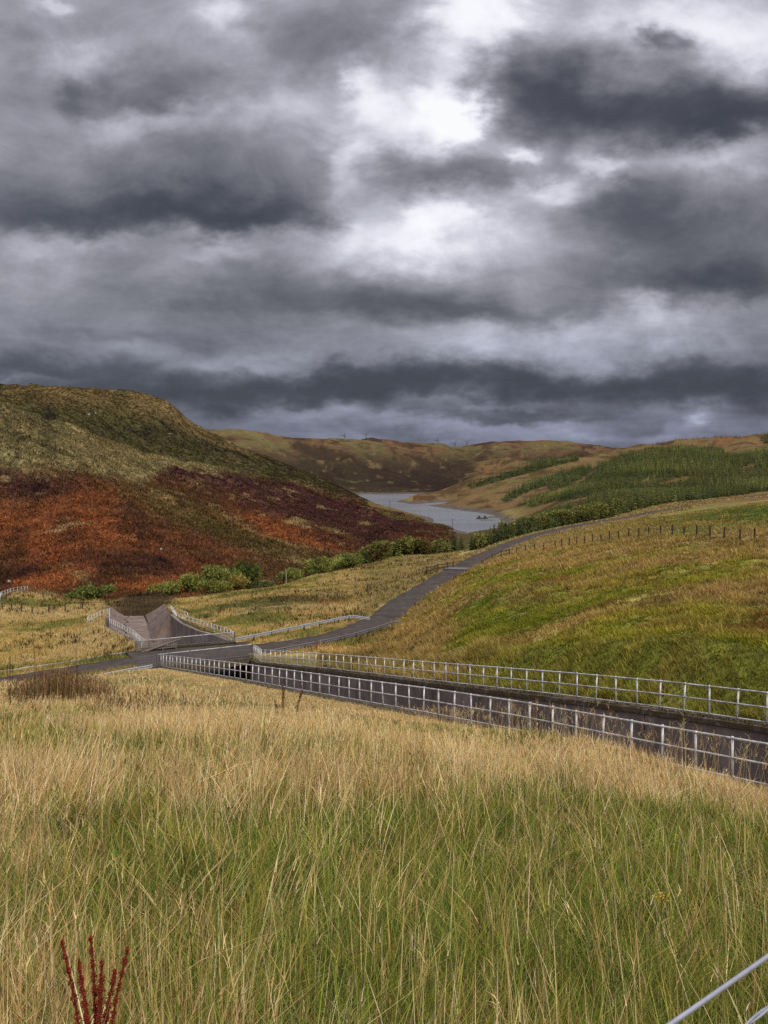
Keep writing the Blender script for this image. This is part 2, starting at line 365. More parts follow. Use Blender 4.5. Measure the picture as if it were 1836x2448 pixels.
    cs = np.empty(c.shape); cs[:] = (.056, .048, .020)
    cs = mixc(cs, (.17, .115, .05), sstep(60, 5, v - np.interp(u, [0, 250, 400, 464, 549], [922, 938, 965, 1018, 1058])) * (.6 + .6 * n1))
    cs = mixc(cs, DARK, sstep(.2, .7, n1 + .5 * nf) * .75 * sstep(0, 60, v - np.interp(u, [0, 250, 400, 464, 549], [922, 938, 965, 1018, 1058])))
    cs = mixc(cs, DARK, (blob(wu, wv, (540, 1082), 130, 14, 12) + blob(wu, wv, (330, 1025), 90, 10, 5)) * .9)
    cs = mixc(cs, HEATHER, sstep(620, 760, u) * .55 * (.7 + n1))
    cs = mixc(cs, STRAW, sstep(.75, .95, n1 - .2 + .4 * nf) * .6)
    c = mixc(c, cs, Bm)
    # far ridges
    Cm = sstep(1400, 1500, r)
    nq = fbm(x / 130, y / 200, 31, 5, .6); nr = fbm(x / 40, y / 60, 32, 4, .6)
    cs = np.empty(c.shape); cs[:] = (.060, .042, .024)
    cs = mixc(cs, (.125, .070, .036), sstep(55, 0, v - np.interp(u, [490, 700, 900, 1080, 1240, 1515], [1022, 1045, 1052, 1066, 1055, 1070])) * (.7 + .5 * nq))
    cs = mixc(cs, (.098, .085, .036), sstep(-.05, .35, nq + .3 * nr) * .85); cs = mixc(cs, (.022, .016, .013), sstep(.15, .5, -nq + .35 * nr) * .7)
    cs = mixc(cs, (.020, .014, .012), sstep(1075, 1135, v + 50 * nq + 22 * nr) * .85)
    cs = mixc(cs, (.14, .105, .05), sstep(.5, .8, fbm(x / 22, y / 34, 33, 4, .6) + .3 * nq) * .5)
    cs = mixc(cs, (.02, .015, .012), sstep(.3, .7, -nr) * .6)
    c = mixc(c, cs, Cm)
    # plantation hill
    E = sstep(.085, .11, th - .05 * sstep(1200, 800, r) + .0) * sstep(380, 520, r) * (1 - sstep(2150, 2300, r))
    E = np.maximum(E, ((th > .03) & (r > 830) & (r < 1330)) * 1.0)
    cs = np.empty(c.shape); cs[:] = (.125, .082, .038)
    cs = mixc(cs, RUST, sstep(.0, .5, nq + .4 * nr) * .7)
    cs = mixc(cs, (.045, .028, .016), sstep(.1, .5, ns + .4 * nr) * .75)
    cs = mixc(cs, (.10, .105, .03), sstep(.3, .8, -nr) * .45)
    fm = forest_mask(u + 3 * n1, v + 2 * nf).astype(float)
    cs = mixc(cs, (.042, .040, .018), fm * .9)
    c = mixc(c, cs, E)
    vf_ = sstep(270, 300, r) * (1 - sstep(590, 640, r)) * sstep(.062, .08, th) * (1 - sstep(.125, .15, th)) * sstep(-23, -27, z)
    c = mixc(c, (.055, .045, .02), vf_ * .9)
    # shores, stream mud, road verges
    sh = inwater_f(x, y) * (1 - sstep(-38.6, -37.0, z + .7 * nf))
    c = mixc(c, MUD, sh * .95)
    _t = np.clip(((x + 37) * -5 + (y - 139) * 26) / 701., 0, 1); _d = np.hypot(x + 37 + 5 * _t, y - 139 - 26 * _t)
    c = mixc(c, (.045, .030, .02), (1 - sstep(3.2, 6.5, _d + n3)) * .9)
    return c
def inwater_f(x, y): return ((x > -90) & (x < 140) & (y > 555) & (y < 1580)).astype(float)
GC = cover(GX, GY, GZs)
_w = sstep(RW + 1.6, RW + .1, rd) * (.4 + .4 * fbm(GX / 1.3, GY / 1.3, 40, 2)) * (rd < 10)
GC = mixc(GC, EARTH, _w)
GC = np.clip(GC, .004, 1)

# ---------------------------------------------------------------- mesh helpers
def mesh_from(name, V, T, col=None, quads=None, smooth=False):
    me = bpy.data.meshes.new(name)
    V = np.ascontiguousarray(V, np.float32); me.vertices.add(len(V)); me.vertices.foreach_set("co", V.ravel())
    idx = []; st = []; n0 = 0
    if T is not None and len(T):
        T = np.asarray(T, np.int32); idx.append(T.ravel()); st.append(np.arange(len(T), dtype=np.int32) * 3); n0 = T.size
    if quads is not None and len(quads):
        Q = np.asarray(quads, np.int32); idx.append(Q.ravel()); st.append(n0 + np.arange(len(Q), dtype=np.int32) * 4)
    idx = np.concatenate(idx); st = np.concatenate(st)
    me.loops.add(len(idx)); me.loops.foreach_set("vertex_index", idx)
    me.polygons.add(len(st)); me.polygons.foreach_set("loop_start", st)
    if smooth: me.polygons.foreach_set("use_smooth", np.ones(len(st), bool))
    if col is not None:
        a = me.color_attributes.new("tint", 'FLOAT_COLOR', 'POINT')
        a.data.foreach_set("color", np.ascontiguousarray(np.c_[col, np.ones(len(col))], np.float32).ravel())
    me.update(calc_edges=True); me.validate(clean_customdata=False)
    return me
def put(name, me, mat=None, parent=None, loc=(0, 0, 0)):
    o = bpy.data.objects.new(name, me); C.objects.link(o); o.location = loc
    if mat is not None: me.materials.append(mat)
    if parent is not None: o.parent = parent
    return o
def tag(o, label=None, cat=None, group=None, kind=None):
    if label: o["label"] = label
    if cat: o["category"] = cat
    if group: o["group"] = group
    if kind: o["kind"] = kind
    return o
def thing(name, loc, label, cat, group=None, rz=0):
    o = bpy.data.objects.new(name, None); C.objects.link(o); o.location = loc; o.rotation_euler = (0, 0, rz); o.empty_display_size = .3
    return tag(o, label, cat, group)
class MB:
    def __init__(s, org=(0, 0, 0)): s.v = []; s.f = []; s.o = Vector(org)
    def add(s, vs, fs):
        k = len(s.v); s.v += [tuple(Vector(p) - s.o) for p in vs]; s.f += [tuple(i + k for i in f) for f in fs]
    def tube(s, pts, r, n=8, cap=True):
        pts = [Vector(p) for p in pts]; rr = r if isinstance(r, (list, tuple)) else [r] * len(pts); vs = []; fs = []
        for i, p in enumerate(pts):
            t = (pts[min(i + 1, len(pts) - 1)] - pts[max(i - 1, 0)]).normalized()
            a = t.cross(Vector((0, 0, 1)) if abs(t.z) < .9 else Vector((1, 0, 0))).normalized(); b = t.cross(a)
            for k in range(n):
                q = 2 * math.pi * k / n; vs.append(p + (a * math.cos(q) + b * math.sin(q)) * rr[i])
        for i in range(len(pts) - 1):
            for k in range(n): fs.append((i * n + k, i * n + (k + 1) % n, (i + 1) * n + (k + 1) % n, (i + 1) * n + k))
        if cap: fs += [tuple(range(n - 1, -1, -1)), tuple(range((len(pts) - 1) * n, len(pts) * n))]
        s.add(vs, fs)
    def box(s, c, dx, dy, dz, ax=(1, 0, 0), up=(0, 0, 1)):      # centre, full sizes, x axis direction
        ax = Vector(tuple(ax) if len(ax) == 3 else (*ax, 0)).normalized(); up = Vector(up); ay = up.cross(ax).normalized(); az = ax.cross(ay).normalized(); c = Vector(c); vs = []
        for k in (-.5, .5):
            for j, i in ((-.5, -.5), (-.5, .5), (.5, .5), (.5, -.5)): vs.append(c + ax * (i * dx) + ay * (j * dy) + az * (k * dz))
        s.add(vs, [(3, 2, 1, 0), (4, 5, 6, 7), (0, 1, 5, 4), (1, 2, 6, 5), (2, 3, 7, 6), (3, 0, 4, 7)])
    def ball(s, c, r, sq=1.0, n=8, m=5):
        vs = []; fs = []
        for i in range(m + 1):
            t = math.pi * i / m
            for k in range(n): q = 2 * math.pi * k / n; vs.append((c[0] + r * math.sin(t) * math.cos(q), c[1] + r * math.sin(t) * math.sin(q), c[2] + r * sq * math.cos(t)))
        for i in range(m):
            for k in range(n): fs.append((i * n + k, (i + 1) * n + k, (i + 1) * n + (k + 1) % n, i * n + (k + 1) % n))
        s.add(vs, fs)
    def strip(s, rows, closed=False):                          # rows of equal length
        n = len(rows[0]); vs = [p for r in rows for p in r]; fs = []
        for i in range(len(rows) - 1):
            for k in range(n if closed else n - 1): fs.append((i * n + k, i * n + (k + 1) % n, (i + 1) * n + (k + 1) % n, (i + 1) * n + k))
        if closed: fs += [tuple(range(n - 1, -1, -1)), tuple(range((len(rows) - 1) * n, len(rows) * n))]
        s.add(vs, fs)
    def mesh(s, name, smooth=False):
        me = bpy.data.meshes.new(name); me.from_pydata(s.v, [], s.f); me.update()
        if smooth: me.polygons.foreach_set("use_smooth", [True] * len(me.polygons))
        return me
    def put(s, name, mat, parent=None, loc=(0, 0, 0), smooth=False): return put(name, s.mesh(name, smooth), mat, parent, loc)

# ---------------------------------------------------------------- materials
class NT:
    def __init__(s, name):
        s.m = bpy.data.materials.new(name); s.m.use_nodes = True; s.t = s.m.node_tree; s.t.nodes.clear()
        s.out = s.n('ShaderNodeOutputMaterial')
    def n(s, typ, **kw):
        o = s.t.nodes.new(typ)
        for k, v in kw.items():
            if k in o.inputs and not hasattr(type(o), k): o.inputs[k].default_value = v
            else: setattr(o, k, v)
        return o
    def l(s, a, b): s.t.links.new(a, b)
    def noise(s, scale, detail=3, rough=.55, vec=None, mapscale=None):
        o = s.n('ShaderNodeTexNoise'); o.inputs['Scale'].default_value = scale; o.inputs['Detail'].default_value = detail; o.inputs['Roughness'].default_value = rough
        tc = s.n('ShaderNodeTexCoord'); src = tc.outputs['Object']
        if mapscale:
            mp = s.n('ShaderNodeMapping'); mp.inputs['Scale'].default_value = mapscale; s.l(src, mp.inputs['Vector']); src = mp.outputs['Vector']
        s.l(src, o.inputs['Vector']); return o.outputs['Fac']
    def math(s, op, a, b=None, clamp=False):
        o = s.n('ShaderNodeMath', operation=op); o.use_clamp = clamp
        for i, x in enumerate((a, b)):
            if x is None: continue
            if isinstance(x, (int, float)): o.inputs[i].default_value = x
            else: s.l(x, o.inputs[i])
        return o.outputs[0]
    def rng(s, x, a, b, c, d):
        o = s.n('ShaderNodeMapRange'); s.l(x, o.inputs[0])
        for i, q in enumerate((a, b, c, d)): o.inputs[1 + i].default_value = q
        return o.outputs[0]
    def mix(s, fac, a, b, mode='MIX'):
        o = s.n('ShaderNodeMix', data_type='RGBA', blend_type=mode)
        for sock, x in ((o.inputs[0], fac), (o.inputs[6], a), (o.inputs[7], b)):
            if isinstance(x, (int, float)): sock.default_value = x
            elif isinstance(x, (tuple, list)): sock.default_value = (*x, 1) if len(x) == 3 else x
            else: s.l(x, sock)
        return o.outputs[2]
    def attr(s, name): return s.n('ShaderNodeAttribute', attribute_name=name).outputs['Color']
    def bump(s, h, strength=.5, dist=.1):
        o = s.n('ShaderNodeBump'); o.inputs['Strength'].default_value = strength; o.inputs['Distance'].default_value = dist; s.l(h, o.inputs['Height']); return o.outputs[0]
    def principled(s, col, rough=.8, spec=.2, metal=0, normal=None):
        b = s.n('ShaderNodeBsdfPrincipled')
        if isinstance(col, (tuple, list)): b.inputs['Base Color'].default_value = (*col, 1)
        else: s.l(col, b.inputs['Base Color'])
        if isinstance(rough, (int, float)): b.inputs['Roughness'].default_value = rough
        else: s.l(rough, b.inputs['Roughness'])
        b.inputs['Specular IOR Level'].default_value = spec; b.inputs['Metallic'].default_value = metal
        if normal is not None: s.l(normal, b.inputs['Normal'])
        s.l(b.outputs[0], s.out.inputs[0]); return b

def mat_ground():
    k = NT("ground_cover"); c = k.attr("tint")
    a = k.noise(7, 4, .7); b = k.noise(.9, 4, .65); d = k.noise(.11, 4, .65)
    f = k.math('MULTIPLY', k.rng(a, .25, .75, .55, 1.45), k.rng(b, .25, .75, .6, 1.4)); f = k.math('MULTIPLY', f, k.rng(d, .25, .75, .72, 1.28))
    mul = k.n('ShaderNodeVectorMath', operation='SCALE'); k.l(c, mul.inputs[0]); k.l(f, mul.inputs['Scale'])
    h = k.math('ADD', k.math('MULTIPLY', a, .12), k.math('ADD', k.math('MULTIPLY', b, .8), k.math('MULTIPLY', d, 3.0)))
    k.principled(mul.outputs[0], 1.0, 0.0, normal=k.bump(h, .9, .55)); return k.m
def mat_leaf(name, transl=.35, noise=True):
    k = NT(name); c = k.attr("tint")
    d = k.n('ShaderNodeBsdfDiffuse'); t = k.n('ShaderNodeBsdfTranslucent'); m = k.n('ShaderNodeMixShader'); m.inputs[0].default_value = transl
    if noise:
        oi = k.n('ShaderNodeObjectInfo'); f = k.rng(oi.outputs['Random'], 0, 1, .78, 1.22)
        mul = k.n('ShaderNodeVectorMath', operation='SCALE'); k.l(c, mul.inputs[0]); k.l(f, mul.inputs['Scale']); c = mul.outputs[0]
    k.l(c, d.inputs[0]); k.l(c, t.inputs[0]); k.l(d.outputs[0], m.inputs[1]); k.l(t.outputs[0], m.inputs[2]); k.l(m.outputs[0], k.out.inputs[0]); return k.m
def mat_plain(name, col, rough=.7, spec=.3, metal=0, var=.25, scale=6, bump=.2, dark=None, ms=None):
    k = NT(name); a = k.noise(scale, 5, .65, mapscale=ms); b = k.noise(scale * .17, 3, .6)
    lo = tuple(x * (1 - var) for x in col); hi = tuple(min(1, x * (1 + var)) for x in col)
    c = k.mix(k.rng(a, .3, .7, 0, 1), lo, hi)
    if dark: c = k.mix(k.rng(b, .45, .65, 0, .8), c, dark)
    k.principled(c, rough, spec, metal, k.bump(a, bump, .02)); return k.m
def mat_concrete(name, col, stain, moss=None):
    k = NT(name); a = k.noise(9, 5, .7); st = k.noise(1.1, 6, .72, mapscale=(1, 1, .12)); b = k.noise(.5, 3, .6)
    c = k.mix(k.rng(a, .3, .7, 0, 1), tuple(x * .8 for x in col), tuple(x * 1.2 for x in col))
    c = k.mix(k.rng(st, .42, .66, 0, .85), c, stain); c = k.mix(k.rng(b, .48, .66, 0, .7), c, tuple(x * 1.55 for x in col))
    if moss: c = k.mix(k.rng(k.noise(3.2, 4, .7), .36, .50, 0, .95), c, moss)
    k.principled(c, .92, .2, normal=k.bump(a, .35, .03)); return k.m
def mat_water():
    k = NT("reservoir_water"); a = k.noise(.55, 3, .6, mapscale=(1, .35, 1)); w = k.noise(.012, 3, .6, mapscale=(1, 2.2, 1))
    b_ = k.principled((.07, .072, .08), k.rng(w, .42, .58, .24, .34), 1.0, normal=k.bump(k.noise(.06, 2, .5, mapscale=(1, .3, 1)), .02, .3)); b_.inputs['IOR'].default_value = 1.5; return k.m
def mat_asphalt():
    k = NT("worn_asphalt"); a = k.noise(45, 4, .7); b = k.noise(1.1, 4, .65); d = k.noise(.25, 3, .6)
    c = k.mix(k.rng(a, .3, .7, 0, 1), (.038, .031, .027), (.068, .056, .049)); c = k.mix(k.rng(b, .45, .7, 0, .65), c, (.094, .080, .071)); c = k.mix(k.rng(d, .5, .68, 0, .4), c, (.024, .019, .02))
    k.principled(c, 1.0, .04, normal=k.bump(a, .3, .01)); return k.m
M = dict(ground=mat_ground(), grass=mat_leaf("grass_blades", .30, False), leaf=mat_leaf("tree_leaves", .3), water=mat_water(), road=mat_asphalt(),
         rail=mat_plain("galvanised_rail", (.50, .50, .49), .55, .4, .3, .32, 9, .15, (.20, .17, .14)), beam=mat_plain("guard_rail_steel", (.30, .31, .33), .5, .5, .3, .25, 6, .08),
         mesh=mat_plain("weathered_mesh", (.12, .115, .125), .6, .4, .2, .2, 12, .1), post=mat_plain("dark_post_wood", (.055, .040, .032), .95, .1, 0, .35, 14, .4, ms=(3, 3, .5)),
         wood=mat_plain("grey_weathered_wood", (.16, .135, .115), .95, .1, 0, .3, 12, .4), bark=mat_plain("tree_bark", (.07, .052, .04), .95, .1, 0, .3, 14, .4),
         wall=mat_concrete("stained_channel_concrete", (.155, .126, .112), (.062, .047, .042)), coping=mat_concrete("mossy_coping", (.13, .112, .10), (.055, .040, .030), (.062, .044, .018)),
         lining=mat_concrete("pale_chute_concrete", (.150, .110, .088), (.070, .050, .040)), floor=mat_concrete("chute_floor_concrete", (.145, .110, .088), (.070, .052, .040)),
         rock=mat_plain("pale_rock", (.22, .21, .19), .95, .2, 0, .25, 4, .5), turbine=mat_plain("turbine_paint", (.5, .5, .52), .5, .4, 0, .05, 2, 0), wire=mat_plain("fence_wire", (.34, .35, .40), .4, .5, .6, .12, 60, .05),
         pole=mat_plain("pole_wood", (.30, .27, .24), .9, .1, 0, .25, 8, .3), stem=mat_leaf("dry_stems", .2, False), track=mat_plain("crack_weeds", (.035, .032, .018), 1, 0, 0, .4, 9, .3))
# ---------------------------------------------------------------- the setting
nth, nr = len(TH), len(RR)
_sp = int(np.searchsorted(RR, 168.0))
def ground_part(name, j0, j1):
    X = np.stack([GX[j0:j1], GY[j0:j1], GZ[j0:j1]], -1).reshape(-1, 3); n = j1 - j0
    j, i = np.meshgrid(np.arange(n - 1), np.arange(nth - 1), indexing='ij'); a = (j * nth + i).ravel()
    Q = np.stack([a, a + nth, a + nth + 1, a + 1], 1)
    me = mesh_from(name, X, None, GC[j0:j1].reshape(-1, 3), Q, True)
    return tag(put(name, me, M['ground']), kind='structure')
ground_part('ground', 0, _sp + 1); ground_part('hills', _sp, nr)
w = MB(); w.add([(-110, 540, -40), (150, 540, -40), (150, 1600, -40), (-110, 1600, -40)], [(0, 1, 2, 3)]); tag(w.put('water', M['water']), kind='structure')
tn = np.gradient(ROAD[:, :2], axis=0); tn /= np.linalg.norm(tn, axis=1)[:, None]
rows = []
for i, p in enumerate(ROAD):
    nx, ny = -tn[i, 1], tn[i, 0]; j = (.10 * math.sin(i * 1.7) + .07 * math.sin(i * .61 + 1))
    rows.append([(p[0] + nx * q, p[1] + ny * q, p[2] + h) for q, h in ((RW + j, -.10), (RW - .15 + j, .035), (.9, .07), (0, .08), (-.9, .07), (-RW + .15 + j, .035), (-RW + j, -.10))])
m_ = MB(); m_.strip(rows); tag(m_.put('road', M['road'], smooth=True), kind='structure')

# ---------------------------------------------------------------- spillway channel above the road
ss = list(np.arange(-16, 64.3, 1.2)) + [64.3]
def lip(s): return zbase(s) + .015 * math.sin(s * 2.1) + .01 * math.sin(s * 5.3)
chan = thing('spillway_channel', (*ch(30, 3.5), zbase(30) - 3.4), 'long dark concrete spillway channel dropping towards the road between two tube railings', 'channel')
co = Vector(chan.location)
def chan_part(name, mat, prof, s_list=ss, closed=True):
    k = MB(co); k.strip([[(*ch(s, n), z) for n, z in prof(s)] for s in s_list], closed); return k.put(name, mat, chan)
def far_n(s): return 6.95 + (0 if s < 57 else (s - 57) / 7.5 * 1.6)
chan_part('side_wall', M['wall'], lambda s: [(.22, zbase(s) - .12), (.22, zbase(s) - 3.6), (-.25, zbase(s) - 3.6), (-.25, zbase(s) - .12)])
chan_part('side_wall', M['wall'], lambda s: [(far_n(s) - .22, zbase(s) - .12), (far_n(s) + .25, zbase(s) - .12), (far_n(s) + .25, zbase(s) - 3.6), (far_n(s) - .22, zbase(s) - 3.6)])
chan_part('coping', M['coping'], lambda s: [(.27, lip(s) - .115), (-.32, lip(s) - .115), (-.32, lip(s) + .03), (.27, lip(s) + .04)])
chan_part('coping', M['coping'], lambda s: [(far_n(s) - .30, lip(s + .4) - .115), (far_n(s) - .30, lip(s) + .03), (far_n(s) + .55, lip(s) + .05), (far_n(s) + .55, lip(s) - .115)])
_n = 9000; _s = rng.uniform(-15, 57, _n); _o = rng.uniform(-.36, .62, _n); _a = vnoise(_s / 2.2, _o / .5, 91); _k = _a + rng.uniform(-.2, .2, _n) > .42; _s, _o = _s[_k], _o[_k]; _n = len(_s)
_V = np.empty((_n, 3, 3)); _px = B0[0] + DV[0] * _s + NV[0] * (6.95 + _o); _py = B0[1] + DV[1] * _s + NV[1] * (6.95 + _o); _pz = np.array([zbase(q) for q in _s]) + .03 - np.where(_o < -.28, rng.uniform(0, .16, _n), 0)
_an = rng.uniform(0, 6.28, _n); _l = rng.uniform(.03, .10, _n)
for _i, (_f, _h) in enumerate(((-1, 0), (1, 0), (0, 1))): _V[:, _i] = np.stack([_px + np.cos(_an) * _l * .5 * _f + rng.normal(0, .02, _n) * _h, _py + np.sin(_an) * _l * .5 * _f + rng.normal(0, .02, _n) * _h, _pz + _l * _h * rng.uniform(.4, 1.1, _n)], 1)
_c = np.array([(.075, .050, .020), (.10, .075, .025), (.05, .035, .018), (.085, .085, .028)])[rng.integers(0, 4, _n)] * rng.uniform(.7, 1.4, (_n, 1))
put('moss', mesh_from('moss', (_V - np.array(co)).reshape(-1, 3), np.arange(_n * 3).reshape(-1, 3), np.repeat(_c, 3, 0)), M['grass'], chan)
for s_ in np.arange(-10, 58, 6.2): k = MB(co); k.box((*ch(s_, far_n(s_) - .221), zbase(s_) - 1.85), .05, .006, 3.4, DV); k.put('expansion_joint', M['track'], chan)
chan_part('channel_floor', M['floor'], lambda s: [(.1, zbase(s) - 3.3), (far_n(s) - .1, zbase(s) - 3.3)], list(np.arange(-16, 74, 3)), False)

# ---------------------------------------------------------------- bridge deck over the channel
bridge = thing('road_bridge', (*ch(68.7, 4.7), -18.4), 'low flat concrete road bridge crossing the spillway, between mesh parapets', 'bridge'); bo = Vector(bridge.location)
k = MB(bo)
k.box((*ch(68.75, 4.75), -18.12), 12.6, 9.1, .48, NV); k.put('deck', M['road'], bridge)
k = MB(bo); k.box((*ch(64.12, 4.4), -18.0), 9.4, .34, .62, NV); k.put('edge_beam', M['coping'], bridge)
k = MB(bo); k.box((*ch(73.42, 4.75), -18.0), 9.4, .34, .62, NV); k.put('edge_beam', M['coping'], bridge)
k = MB(bo); k.box((*ch(72.9, 4.75), -17.83), 9.4, .6, .16, NV); k.put('kerb_bank', M['track'], bridge)

# ---------------------------------------------------------------- chute below the road
chute = thing('spillway_chute', (-30, 112, -21), 'pale cracked concrete spillway chute with sloping sides below the road bridge', 'channel'); cho = Vector(chute.location)
L0, L1, R1, R0 = (-24.4, 91.9), (-33.6, 112.4), (-25.8, 112.8), (-15.7, 96.0)
def wall_run(name, pts, tops, zb, mat, th=.4, side=1):
    k = MB(cho); rows = []
    for i, p in enumerate(pts):
        a = np.array(pts[max(i - 1, 0)]); b = np.array(pts[min(i + 1, len(pts) - 1)]); t = (b - a) / np.linalg.norm(b - a); n = np.array((t[1], -t[0])) * side
        q = np.array(p) + n * th
        rows.append([(p[0], p[1], zb), (p[0], p[1], tops[i]), (q[0], q[1], tops[i]), (q[0], q[1], zb)])
    k.strip(rows, True); return k.put(name, mat, chute)
wall_run('wing_wall', [R0, (-18.1, 100), (-21.0, 104.8), (-23.9, 109.6), R1], [-17.8, -17.85, -18.15, -18.1, -17.6], -21.6, M['wall'])
wall_run('wing_wall', [(-23.9, 91.9), (-24.1, 94.5), (-25.8, 98.5), (-27.6, 103), (-30.1, 107.5), (-33.0, 112.5)], [-18.22, -18.36, -18.5, -18.7, -18.9, -19.1], -21.6, M['wall'], side=-1)
def quad(name, mat, a, b, c, d, nu=14, nv=6, amp=.03, th=.0):
    k = MB(cho); rows = []
    for i in range(nu + 1):
        t = i / nu; p = Vector(a).lerp(Vector(b), t); q = Vector(d).lerp(Vector(c), t)
        rows.append([tuple(p.lerp(q, j / nv) + Vector((0, 0, amp * (math.sin(i * 2.3 + j) + math.sin(j * 3.1 + i * .7))))) for j in range(nv + 1)])
    k.strip(rows); return k.put(name, mat, chute)
quad('chute_floor', M['floor'], (-34.2, 111, -20.6), (-39.0, 139.6, -22.0), (-35.6, 139.6, -22.0), (-27.6, 111, -20.6), amp=.015)
quad('chute_floor', M['floor'], (-24.0, 91, -20.5), (-34.2, 111, -20.6), (-25.0, 111, -20.6), (-12.5, 93, -20.5), amp=.015)
quad('side_slope', M['lining'], (-27.9, 112.0, -20.63), (-35.8, 139.8, -22.03), (-32.7, 139.8, -20.15), (-25.5, 112.4, -17.75))
quad('side_slope', M['lining'], (-31.8, 112.0, -20.63), (-38.8, 139.8, -22.03), (-40.9, 139.8, -20.6), (-33.6, 112.4, -19.1))
k = MB(cho); k.add([(-27.9, 112.0, -20.63), (-25.5, 112.4, -17.75), (-25.3, 112.2, -20.5), (-26.6, 111.9, -20.9)], [(0, 3, 2, 1)]); k.put('lining_end', M['lining'], chute)
k = MB(cho)
for dy in range(1, 12):                                          # raised slab joints on the right slope
    t = dy / 12; a = Vector((-27.9, 112.0, -20.6)).lerp(Vector((-35.8, 139.8, -22.0)), t); b = Vector((-25.5, 112.4, -17.74)).lerp(Vector((-32.7, 139.8, -20.14)), t)
    k.tube([a, b], .018, 5)
k.tube([(-27.6, 112, -20.55), (-31.6, 126, -21.25), (-35.7, 139.6, -21.95)], [.16, .09, .12], 6); k.put('slab_joint', M['track'], chute)
for x0, ph in ((-31.2, 0), (-33.4, 2)):
    k = MB(cho); pts = []
    for i in range(26):
        t = i / 25; pts.append((x0 - 5.0 * t - (1.2 * t if ph else 2.0 * t) + .28 * math.sin(i * 1.1 + ph) + .16 * math.sin(i * 2.9), 111.5 + 27.5 * t, -20.58 - 1.38 * t))
    k.tube(pts, [.02 + .045 * abs(math.sin(i * 1.3)) for i in range(26)], 5); k.put('weedy_crack', M['track'], chute)
k = MB(cho); k.box((-34.3, 116.2, -19.6), .6, .6, 2.2, (1, .1, 0)); k.ball((-34.3, 116.2, -18.5), .34, .6); k.put('end_pillar', M['wall'], chute)

# ---------------------------------------------------------------- railings
POST = {}
def post_mesh(h, r, ball=True, key=''):
    q = (round(h, 2), r, ball)
    if q not in POST:
        k = MB(); k.tube([(0, 0, -.12), (0, 0, h)], r, 8)
        if ball: k.ball((0, 0, h), r * 1.5); k.ball((0, 0, h * .56), r * 1.35)
        POST[q] = k.mesh('post', True); POST[q].materials.append(M['rail'])
    return POST[q]
def resample(pts, step):
    out = [np.array(pts[0], float)]; acc = 0
    for a, b in zip(pts[:-1], pts[1:]):
        a = np.array(a, float); b = np.array(b, float); L = np.linalg.norm(b[:2] - a[:2]); d = step - acc
        while d <= L + 1e-6: out.append(a + (b - a) * d / L); d += step
        acc = L - (d - step)
    if np.linalg.norm(out[-1] - np.array(pts[-1])) > step * .5: out.append(np.array(pts[-1], float))
    else: out[-1] = np.array(pts[-1], float)
    return out
def railing(label, base, step, h=1.15, rp=.034, rr=.028, rails=(1.0, .56, .12), mat=None, name='tube_railing', jitter=.018):
    mid = base[len(base) // 2]; t = thing(name, mid, label, 'railing'); o = Vector(mid)
    for i, p in enumerate(resample(base, step)):
        q = put('post', post_mesh(h, rp), None, t, Vector(p) - o); q.rotation_euler = (rng.normal(0, jitter), rng.normal(0, jitter), 0)
    for f in rails:
        k = MB(o); k.tube([(p[0], p[1], p[2] + h * f) for p in base], rr if f < 1 else rr * 1.12, 8); k.put('handrail' if f == 1 else 'lower_rail', M['rail'], t, smooth=True)
    return t
near = [(*ch(s, 0), zbase(s)) for s in (-14, -8, -3.3, 0, 4, 7.66, 11, 14, 18, 23, 28.7, 35, 40.9, 48, 56, 64.4)]
railing('long grey tube railing on the near edge of the spillway above tall dry grass', near, 1.295)
far = [(*ch(s, 6.95), zbase(s)) for s in (-14, -8, -3.3, 0, 4, 7.66, 11, 14, 18, 23, 28.7, 35, 40.9, 48, 57)]
railing('grey tube railing along the mossy far edge of the spillway, flared at the bridge', far + [(-11.4, 84.2, -17.2), (-12.4, 88, -17.7)], 1.295)
def drop_top(pts, h): return [tuple(np.array(P(*p)) - (0, 0, h)) for p in pts]
lc = drop_top([(337, 1538, 92.3), (345.5, 1531, 94.5), (331, 1518, 98.5), (317, 1506, 103), (290, 1492.5, 107.5), (262, 1479, 113), (261.5, 1466, 119), (262, 1453.5, 126), (236, 1463, 123), (209, 1474.5, 118)], 1.1)
railing('white tube railing curving along the left edge of the chute below the bridge', lc, 1.15, 1.1, .038, .032)
rc = drop_top([(557, 1511, 96.2), (546, 1503, 98), (530, 1499, 100), (500, 1489, 104), (470, 1480, 107.5), (440, 1472, 110.5), (423, 1467, 113), (415, 1457, 120), (408, 1447.5, 128), (428, 1457, 124), (448, 1464.5, 120)], 1.1)
railing('white tube railing rising along the right edge of the chute below the bridge', rc, 1.15, 1.1, .038, .032)
fp = drop_top([(-60, 1460, 150), (-5, 1430, 150), (3, 1416, 158), (30, 1410, 163), (66, 1408, 168)], 1.0)
fp = [(p[0], p[1], gz(p[0], p[1]) + .05) for p in fp]
railing('short grey railing on the grassy rise above the dark fence posts', fp, 1.25, 1.15, .035, .028)

